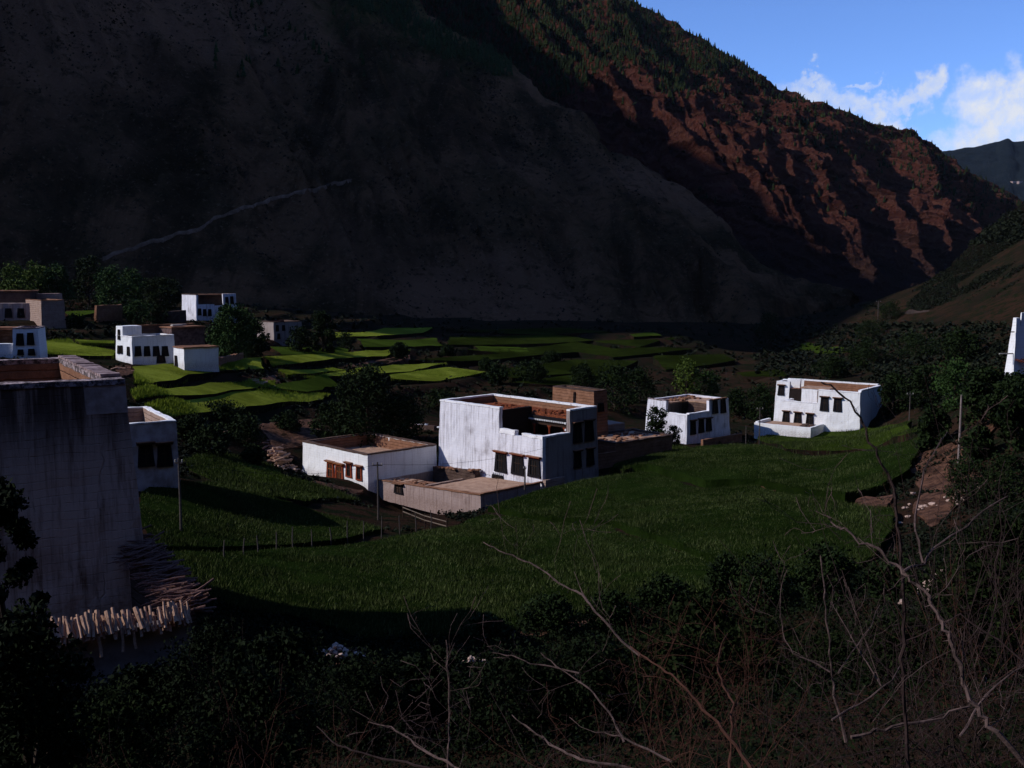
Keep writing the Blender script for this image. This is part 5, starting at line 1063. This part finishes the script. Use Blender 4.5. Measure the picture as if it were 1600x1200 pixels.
# scrub on the right slope behind the stepped house
sp = []
for _ in range(2600):
    px, py = random.uniform(1180, 1600), random.uniform(508, 640)
    if px < 1390 and py > 590: continue
    q_ = gq(px, py)
    if q_.y < 480: sp.append((q_.x, q_.y, q_.z + .2))
sp = np.array(sp); stuff_inst('slope_bushes', cv, cf, sp, rng.uniform(.5, 1.7, len(sp)) * np.clip(sp[:, 1] / 250, .5, 1.5), SCRUB, .2, 'dark scrub over the slope between the stepped house and the road', 'scrub')

fp = []
for _ in range(15000):
    px, py = random.uniform(0, 1400), 478 + 240 * random.random() ** 1.5
    if _ % 4 == 0: px, py = random.uniform(1370, 1600), random.uniform(680, 1000)
    if _ % 4 == 1: px, py = random.uniform(230, 760), random.uniform(700, 830)
    q_ = gq(px, py)
    if 20 < q_.y < 470 and float(vn(q_.x / 9, q_.y / 9, 0, 55)) > -.15: fp.append((q_.x, q_.y, q_.z))
fp = np.array(fp); ok = np.ones(len(fp), bool)
for po in ALLF: ok &= ~inpoly(fp[:, 0], fp[:, 1], po)
for H_ in HOUSES:
    c_, s_ = math.cos(H_.a), math.sin(H_.a); dx, dy = fp[:, 0] - H_.root.location.x, fp[:, 1] - H_.root.location.y; lx, ly = dx * c_ + dy * s_, -dx * s_ + dy * c_
    ok &= ~((lx > -5) & (lx < H_.Lx + 1) & (ly > -1) & (ly < H_.Ly + 1))
fp = fp[ok]; stuff_inst('weeds', cv, cf, fp, rng.uniform(.3, 1.0, len(fp)) * np.clip(fp[:, 1] / 170, .3, 1.8), SCRUB, .2, 'low dark weeds and scrub on the banks between the fields', 'weeds')

# ------------------------------------------------------------------ bare thorny branches close to the lens side
def branchy(mb, pts, r0, r1, thorn=.02, tw=.0, depth=0, tm=None):
    pts = [Vector(p) for p in pts]; n = len(pts); fine = []
    for i in range(n - 1):
        for t in (0, .33, .66):
            q = pts[i].lerp(pts[i + 1], t); j = r0 * 1.1; fine.append(q + Vector((random.uniform(-j, j), random.uniform(-j, j), random.uniform(-j, j))) * (1 if (i or t) else 0))
    fine.append(pts[-1]); m_ = len(fine)
    rad = [(r0 + (r1 - r0) * i / (m_ - 1)) * random.uniform(.88, 1.2) for i in range(m_)]
    mb.tube(fine, rad, 6 if r0 > .006 else 4)
    for i in range(1, m_ - 1):                  # thorns
        if random.random() < .8:
            d = Vector((random.gauss(0, 1), random.gauss(0, 1), random.gauss(0, 1))).normalized(); mb.tube([fine[i], fine[i] + d * thorn * random.uniform(.6, 2.4)], [rad[i] * .45, .0006], 3, False)
    if depth > 0:
        for i in range(2, m_ - 1):
            if random.random() < tw:
                d = (fine[i + 1] - fine[i - 1]).normalized() if i + 1 < m_ else Vector((0, 0, 1)); side = Vector((random.gauss(0, 1), random.gauss(0, .6), random.gauss(.3, 1))).normalized(); d = (d * .7 + side).normalized()
                L = random.uniform(.12, .42) * (1.3 if depth > 1 else .7); q = [fine[i]]
                for s_ in range(4): d = (d + Vector((random.gauss(0, .3), random.gauss(0, .3), random.gauss(.06, .3)))).normalized(); q.append(q[-1] + d * L / 4)
                branchy(mb, q, rad[i] * .5, .0015, thorn * .8, tw * .9, depth - 1)
# traced: (depth at root end, depth at tip, root radius, tip radius, [pixels from root to tip])
BR_ = [(3.9, 4.6, .014, .005, [(1625, 1225), (1555, 1145), (1530, 1115), (1512, 1080), (1497, 1040), (1485, 1000), (1470, 975), (1458, 948), (1448, 925), (1430, 913), (1412, 893), (1390, 877), (1370, 857), (1345, 847), (1322, 825), (1303, 822), (1292, 806)], THORN, 'pale forked thorn branch rising from the bottom right corner'),
       (4.3, 4.9, .010, .004, [(1412, 893), (1442, 880), (1460, 855), (1500, 830), (1535, 800), (1575, 775)], THORN, 'thin pale side branch reaching right over the dirt bank'),
       (4.4, 5.2, .008, .003, [(1442, 880), (1430, 830), (1432, 790), (1445, 735), (1470, 690), (1480, 675)], THORN, 'thin upright twig below the pale pole'),
       (5.6, 5.8, .016, .006, [(1422, 1215), (1412, 1100), (1410, 1030), (1411, 960), (1410, 900), (1408, 860), (1403, 820), (1398, 780), (1385, 740), (1372, 710), (1358, 690), (1350, 660), (1330, 630), (1300, 602), (1283, 597)], THORNDARK, 'long dark stem arching over the stepped white house'),
       (6.0, 6.4, .013, .005, [(1322, 1160), (1305, 1100), (1300, 1060), (1295, 1000), (1290, 950), (1287, 910), (1282, 868)], THORN, 'upright grey stem left of the long dark one'),
       (6.0, 6.3, .007, .003, [(1297, 1050), (1270, 1035), (1240, 1020), (1225, 1000), (1220, 960), (1220, 920), (1230, 890)], THORN, 'curved thin twig bowing left of the grey stem'),
       (6.2, 6.5, .008, .003, [(1377, 1072), (1345, 1020), (1325, 985), (1297, 940)], THORN, 'slanting twig crossing behind the grey stem'), (6.1, 6.6, .008, .003, [(1310, 1052), (1330, 1020), (1360, 980), (1375, 945)], THORN, 'short twig crossing toward the dark stem'),
       (6.4, 6.6, .007, .003, [(1376, 1070), (1355, 1010), (1335, 950), (1315, 890)], THORN, 'thin steep twig between the two stems'), (6.0, 6.1, .018, .010, [(1330, 1152), (1370, 1142), (1410, 1135), (1470, 1118), (1515, 1104)], THORN, 'thick pale limb lying low across the thicket'),
       (5.5, 6.0, .010, .004, [(1300, 1125), (1345, 1100), (1395, 1062), (1406, 1040)], THORN, 'bent branch meeting the dark stem low down'), (3.8, 4.8, .010, .004, [(1180, 1215), (1150, 1165), (1120, 1130), (1090, 1095), (1060, 1065), (1030, 1040), (1000, 1025), (985, 1010)], THORNRED, 'reddish thorn branch rising left from the bottom'),
       (4.8, 6.0, .008, .003, [(1000, 1025), (960, 990), (930, 955), (910, 930), (880, 915), (860, 900), (838, 884), (810, 872), (780, 860), (755, 847)], THORN, 'long thin branch reaching over the barley field'), (5.2, 5.6, .005, .002, [(930, 955), (910, 925), (897, 893)], THORN, 'small upright spur on the long thin branch'),
       (4.2, 5.0, .010, .004, [(1141, 1215), (1142, 1150), (1145, 1100), (1130, 1070), (1120, 1040), (1125, 1015), (1137, 990)], THORNRED, 'reddish upright branch with many twigs'), (5.0, 5.6, .008, .003, [(975, 1160), (960, 1125), (945, 1105), (925, 1080), (905, 1065), (870, 1040), (845, 1020)], THORN, 'thin branch slanting up to the left near bottom centre'),
       (5.4, 5.8, .006, .0025, [(905, 1052), (880, 1045), (830, 1037), (800, 1025), (770, 1020)], THORN, 'slender nearly level twig pointing left'), (5.0, 5.3, .008, .004, [(698, 1215), (700, 1170), (702, 1130), (703, 1080), (700, 1040), (697, 1000)], THORN, 'single straight thin stem standing at bottom centre'),
       (4.2, 5.0, .008, .003, [(720, 1210), (650, 1195), (600, 1185), (550, 1172), (520, 1160), (495, 1135)], THORNDARK, 'low thin branch creeping left at the bottom'), (4.4, 5.0, .010, .003, [(730, 1212), (710, 1198), (670, 1175), (640, 1155), (610, 1138), (575, 1128)], THORN, 'pale branch rising left beside the straight stem'),
       (4.4, 5.0, .010, .003, [(1000, 1205), (905, 1185), (880, 1175), (850, 1155), (820, 1135), (800, 1117)], THORN, 'pale branch rising left at the bottom right of centre'), (4.5, 5.0, .008, .003, [(1050, 1190), (1010, 1170), (980, 1155), (945, 1145)], THORN, 'short pale branch under the reddish one'),
       (6.5, 7.0, .009, .004, [(1620, 1050), (1560, 1000), (1500, 960), (1450, 985), (1400, 1010)], THORNDARK, 'dark bent branch at the right edge'), (4.8, 5.2, .010, .004, [(1500, 1150), (1530, 1100), (1570, 1060), (1610, 1030)], THORN, 'pale branch running out at the right edge'),
       (7.0, 7.5, .008, .003, [(1540, 1000), (1558, 940), (1555, 880), (1565, 830), (1560, 760), (1570, 720)], THORNDARK, 'thin dark upright twig at the far right')]
for d0, d1, r0, r1, pix, m, l in BR_:
    b = MB(); pts = [at(px, py, d0 + (d1 - d0) * i / (len(pix) - 1)) for i, (px, py) in enumerate(pix)]
    r = empty('thorn_branch', pts[0], label=l, cat='branch', group='bare thorn branches in the foreground')
    rel = [q_ - pts[0] for q_ in pts]
    branchy(b, rel, r0 * .68, r1 * .68, .014, 0, 0); st_ = b.build('stem', m, r)
    b = MB(); branchy(b, rel, r0 * .18, r1 * .2, .010, .26, 2); b.build('twig', m, r)
def thicket(base, h, n, m, label, spread=.5, lean=(0, 0)):
    r = empty('thorn_bush', base, label=label, cat='bush', group='bare twiggy bushes of the thicket'); b = MB()
    for i in range(int(n * 1.7)):
        d = Vector((random.gauss(lean[0], spread), random.gauss(lean[1], spread), 1)).normalized(); q = [Vector((random.uniform(-.4, .4), random.uniform(-.4, .4), -.2))]; L = h * random.uniform(.6, 1.1)
        for s_ in range(6): d = (d + Vector((random.gauss(0, .2), random.gauss(0, .2), random.gauss(.0, .16)))).normalized(); q.append(q[-1] + d * L / 6)
        branchy(b, q, .0048, .0016, .014, .26, 2)
    b.build('bare_stems', m, r); return r
for px, py, d, h_, n, m, l in [(1050, 1210, 7.5, 1.6, 8, THORNRED, 'reddish leafless thorn bush at bottom right of centre'), (1130, 1190, 8.5, 1.9, 9, THORNRED, 'rusty leafless bush beside the reddish branch'), (1250, 1210, 8, 1.7, 8, THORNDARK, 'dark leafless bush behind the curved twig'), (1350, 1200, 9, 2.0, 9, THORNDARK, 'dark leafless bush around the low limb'), (1450, 1180, 8.5, 2.4, 11, THORNDARK, 'thick leafless bush right of the dark stem'),
                               (1540, 1150, 8, 2.4, 11, THORNDARK, 'tall pale twiggy bush at the lower right'), (1600, 1080, 8.5, 3.0, 13, THORNDARK, 'tall dark twiggy bush at the right edge'), (1520, 1040, 12, 2.8, 11, THORNRED, 'rusty twiggy bush behind the pale branch at right'), (1590, 960, 12, 3.0, 12, THORNDARK, 'dark twiggy bush high at the right edge'), (1440, 1060, 14, 2.4, 9, THORNDARK, 'low twiggy bush behind the forked branch'),
                               (900, 1210, 8, 1.4, 7, THORNDARK, 'leafless weeds at the bottom centre right'), (760, 1210, 8.5, 1.3, 6, THORNDARK, 'leafless weeds at the bottom centre'), (620, 1210, 9, 1.2, 6, THORNDARK, 'leafless weeds left of the straight stem'), (430, 1210, 9, 1.5, 10, THORNRED, 'dry upright weeds at the bottom left'), (1180, 1090, 14, 2.0, 8, THORNRED, 'rusty bush among the green ones'), (1010, 1130, 13, 2.0, 8, THORNRED, 'rusty bush left of the reddish upright branch')]:
    p = at(px, py, d); z = min(g1(p.x, p.y), p.z); thicket((p.x, p.y, z), h_ + max(0, p.z - z) * .8, n, m, l)

# ------------------------------------------------------------------ poles, fences, heaps
def pole(px, ptop, pbase, label, r=.09, cross=0, d=None, m=GREYWOOD):
    p = gp(px, pbase) if d is None else at(px, pbase, d); h = at(px, ptop, p.y).z - p.z; e = empty('utility_pole', p, label=label, cat='pole'); b = MB(); b.tube([(0, 0, -.5), (.02, 0, h * .5), (0, 0, h)], [r, r * .85, r * .65], 8); b.build('post', m, e)
    if cross:
        b = MB(); b.box(-cross / 2, cross / 2, -.05, .05, h - .35, h - .25); ca = b.build('crossarm', m, e)
        for s_ in (-1, 1):
            b = MB(); b.tube([(s_ * cross * .45, 0, h - .25), (s_ * cross * .45, 0, h - .08)], [.04, .05], 6); b.build('insulator', PALEWOOD, ca)
    return p, h
pA, hA = pole(283, 716, 836, 'thin grey pole standing in the field before the lower grey-white house', .09, .5)
pB, hB = pole(591, 722, 810, 'thin pole with short crossarm before the single-storey white building', .10, .9)
pole(1497, 617, 731, 'pale concrete pole on the dirt bank at right', .11, 0, m=flat('pale_concrete', (.24, .19, .18), (.15, .12, .11))); pole(1420, 613, 669, 'slim pole at the field corner right of the stepped house', .09, .9)
pole(1165, 665, 699, 'short dark post left before the stepped house yard', .08); pole(1186, 636, 699, 'taller dark pole before the stepped house yard', .10, .9)
pole(1371, 470, 515, 'faint distant pole by the road', .16, 1.5, d=340); pole(820, 728, 758, 'dark post standing in the yard against the big white house', .10, .3, d=107.5)
pole(1343, 655, 684, 'thin stick post at the corner of the stepped house', .05, d=150)
# sagging wire between the two field poles
b = MB(); a_, c_ = pA + Vector((0, 0, hA - .2)), pB + Vector((0, 0, hB - .2)); b.tube([a_.lerp(c_, t) - Vector((0, 0, 4 * t * (1 - t) * .9)) for t in np.linspace(0, 1, 14)], .012, 4); tag(b.build('power_wire', BLACKPAINT), 'thin wire sagging between the two poles in the left field', 'wire')
b = MB(); a_, c_ = pB + Vector((0, 0, hB - .2)), A.O + A.X * 1 + Vector((0, -.2, 5.6)); b.tube([a_.lerp(c_, t) - Vector((0, 0, 4 * t * (1 - t) * .7)) for t in np.linspace(0, 1, 14)], .012, 4); tag(b.build('power_wire', BLACKPAINT), 'thin wire running from the crossarm pole to the big white house', 'wire')
# fence posts in the dark field
for i in range(13):
    px = 352 + i * 27 + random.uniform(-3, 3); py = 885 - i * 4.2; p = gp(px, py - 8); b = MB(); h_ = 1.5 * random.uniform(.85, 1.15); b.tube([(0, 0, -.3), (random.uniform(-.05, .05), 0, h_ * .5), (random.uniform(-.08, .08), 0, h_)], [.055, .05, .035], 6)
    o = b.build('fence_post', GREYWOOD); o.location = p; tag(o, 'one of the slim dark stakes in a line across the dark field', 'post', 'line of stakes across the dark field')
fr = empty('rail_fence', gp(630, 808), label='short weathered rail fence beside the yard shed', cat='fence'); fo = fr.location
ends = [gp(630, 808), gp(664, 822), gp(698, 832)]
for q_ in ends:
    b = MB(); b.tube([q_ - fo + Vector((0, 0, -.2)), q_ - fo + Vector((0, 0, 1.15))], [.07, .06], 6); b.build('post', DARKWOOD, fr)
for k in range(2):
    for hh in (.55, .95): b = MB(); b.tube([ends[k] - fo + Vector((0, -.08, hh)), ends[k + 1] - fo + Vector((0, -.08, hh))], [.05, .04], 5); b.build('rail', flat('bleached_rail', (.17, .13, .10)), fr)
def heap(name, px, py, n, spread, size, m, label, cat, long_=False, hgt=.6, rot=.4, d=None):
    p = gp(px, py) if d is None else at(px, py, d); r = empty(name, p, rot, label=label, cat=cat); ms = []
    for k in range(6):
        b = MB()
        if long_: b.tube([(-size * 2.2, 0, 0), (0, .02, .02), (size * 2.2, 0, 0)], [size * .42, size * .5, size * .4], 6)
        else:
            V_ = iv * size * (1 + rng.uniform(-.3, .3, (12, 1))) * np.array([1.2, .9, .65]); b.v = [tuple(t) for t in V_]; b.f = [tuple(t) for t in if_.tolist()]
        me = bpy.data.meshes.new('piece'); me.from_pydata(b.v, [], b.f); me.materials.append(m); ms.append(me)
    for i in range(n):
        o = bpy.data.objects.new('log' if long_ else 'stone', random.choice(ms)); COL.objects.link(o); o.parent = r; u, w_ = random.gauss(0, .42), random.gauss(0, .42)
        o.location = (u * spread, w_ * spread * .6, max(0, hgt * (1 - abs(u)) * random.random()) + g1(p.x + u * spread * .9, p.y + w_ * spread * .6) - p.z + .1); o.rotation_euler = (random.uniform(-.3, .3), random.uniform(-.3, .3), random.gauss(0, .25) if long_ else random.uniform(0, 6)); sc_ = random.uniform(.5, 1.35); o.scale = (sc_,) * 3
heap('log_heap', 438, 728, 60, 2.2, .30, LOGM, 'heap of short logs at the left end of the single-storey white building', 'firewood', True, 2.4, 1.0)
heap('rubble_heap', 455, 736, 60, 3.0, .16, STONE, 'scatter of rubble beside the log heap', 'rubble', False, .5)
heap('stone_heap', 522, 1032, 46, 1.1, .13, STONE, 'pile of pale pink stones at the lower edge of the dark field', 'stones', False, .5)
heap('stone_heap', 1478, 918, 50, 1.5, .13, STONE, 'pale heap of stones behind the forked thorn branch', 'stones', False, .6, -.3)
heap('stone_heap', 735, 1040, 16, .6, .09, STONE, 'few small stones showing in the undergrowth near centre', 'stones', False, .2)
heap('sack_heap', 664, 668, 16, 2.6, .40, STONEW, 'white sacks and stones heaped left of the big white house', 'sacks', False, .5, -.5)
heap('timber_scatter', 400, 690, 26, 7.0, .22, STICKM, 'loose timbers strewn over the bare red ground', 'timber', True, .2)
heap('timber_scatter', 410, 600, 16, 3.5, .22, LOGM, 'small tangle of pale timbers between the bright terraces', 'timber', True, .4)
heap('timber_scatter', 196, 580, 16, 3.0, .18, LOGM, 'pale timbers before the four-window house', 'timber', True, .4)
heap('stone_scatter', 1470, 790, 40, 5.0, .16, STONE, 'loose stones on the dirt bank at right', 'stones', False, .1)
# far white cottages on the blue hill
for px, l in ((1583, 'tiny far white cottage on the blue hill, left one'), (1593, 'tiny far white cottage on the blue hill, right one')):
    r = hit(bvh(far_m), px, 286); b = MB(); b.box(-6, 6, -5, 5, -6, 4); b.box(-6.5, 6.5, -5.5, 5.5, 4, 5)
    if r[0]: e = empty('far_cottage', r[0], .3, label=l, cat='house'); b.build('cottage_wall', GREYYARD, e)
b = MB(); b.box(-2450, 2650, -520, 5000, -90, 1250)
hz = b.build('haze', None); tag(hz, kind='stuff', label='thin blue valley air', cat='haze')
hm = bpy.data.materials.new('valley_air'); hm.use_nodes = True; hm.node_tree.nodes.clear(); w = NT(hm.node_tree)
pv_ = w.add('ShaderNodeVolumePrincipled', {'Color': (.62, .76, 1.0, 1), 'Density': 9e-6, 'Anisotropy': .0}); oo = w.add('ShaderNodeOutputMaterial'); w.l.new(pv_.outputs[0], oo.inputs['Volume']); hz.data.materials.append(hm)
sc.render.film_transparent = False
sc.cycles.max_bounces = 6
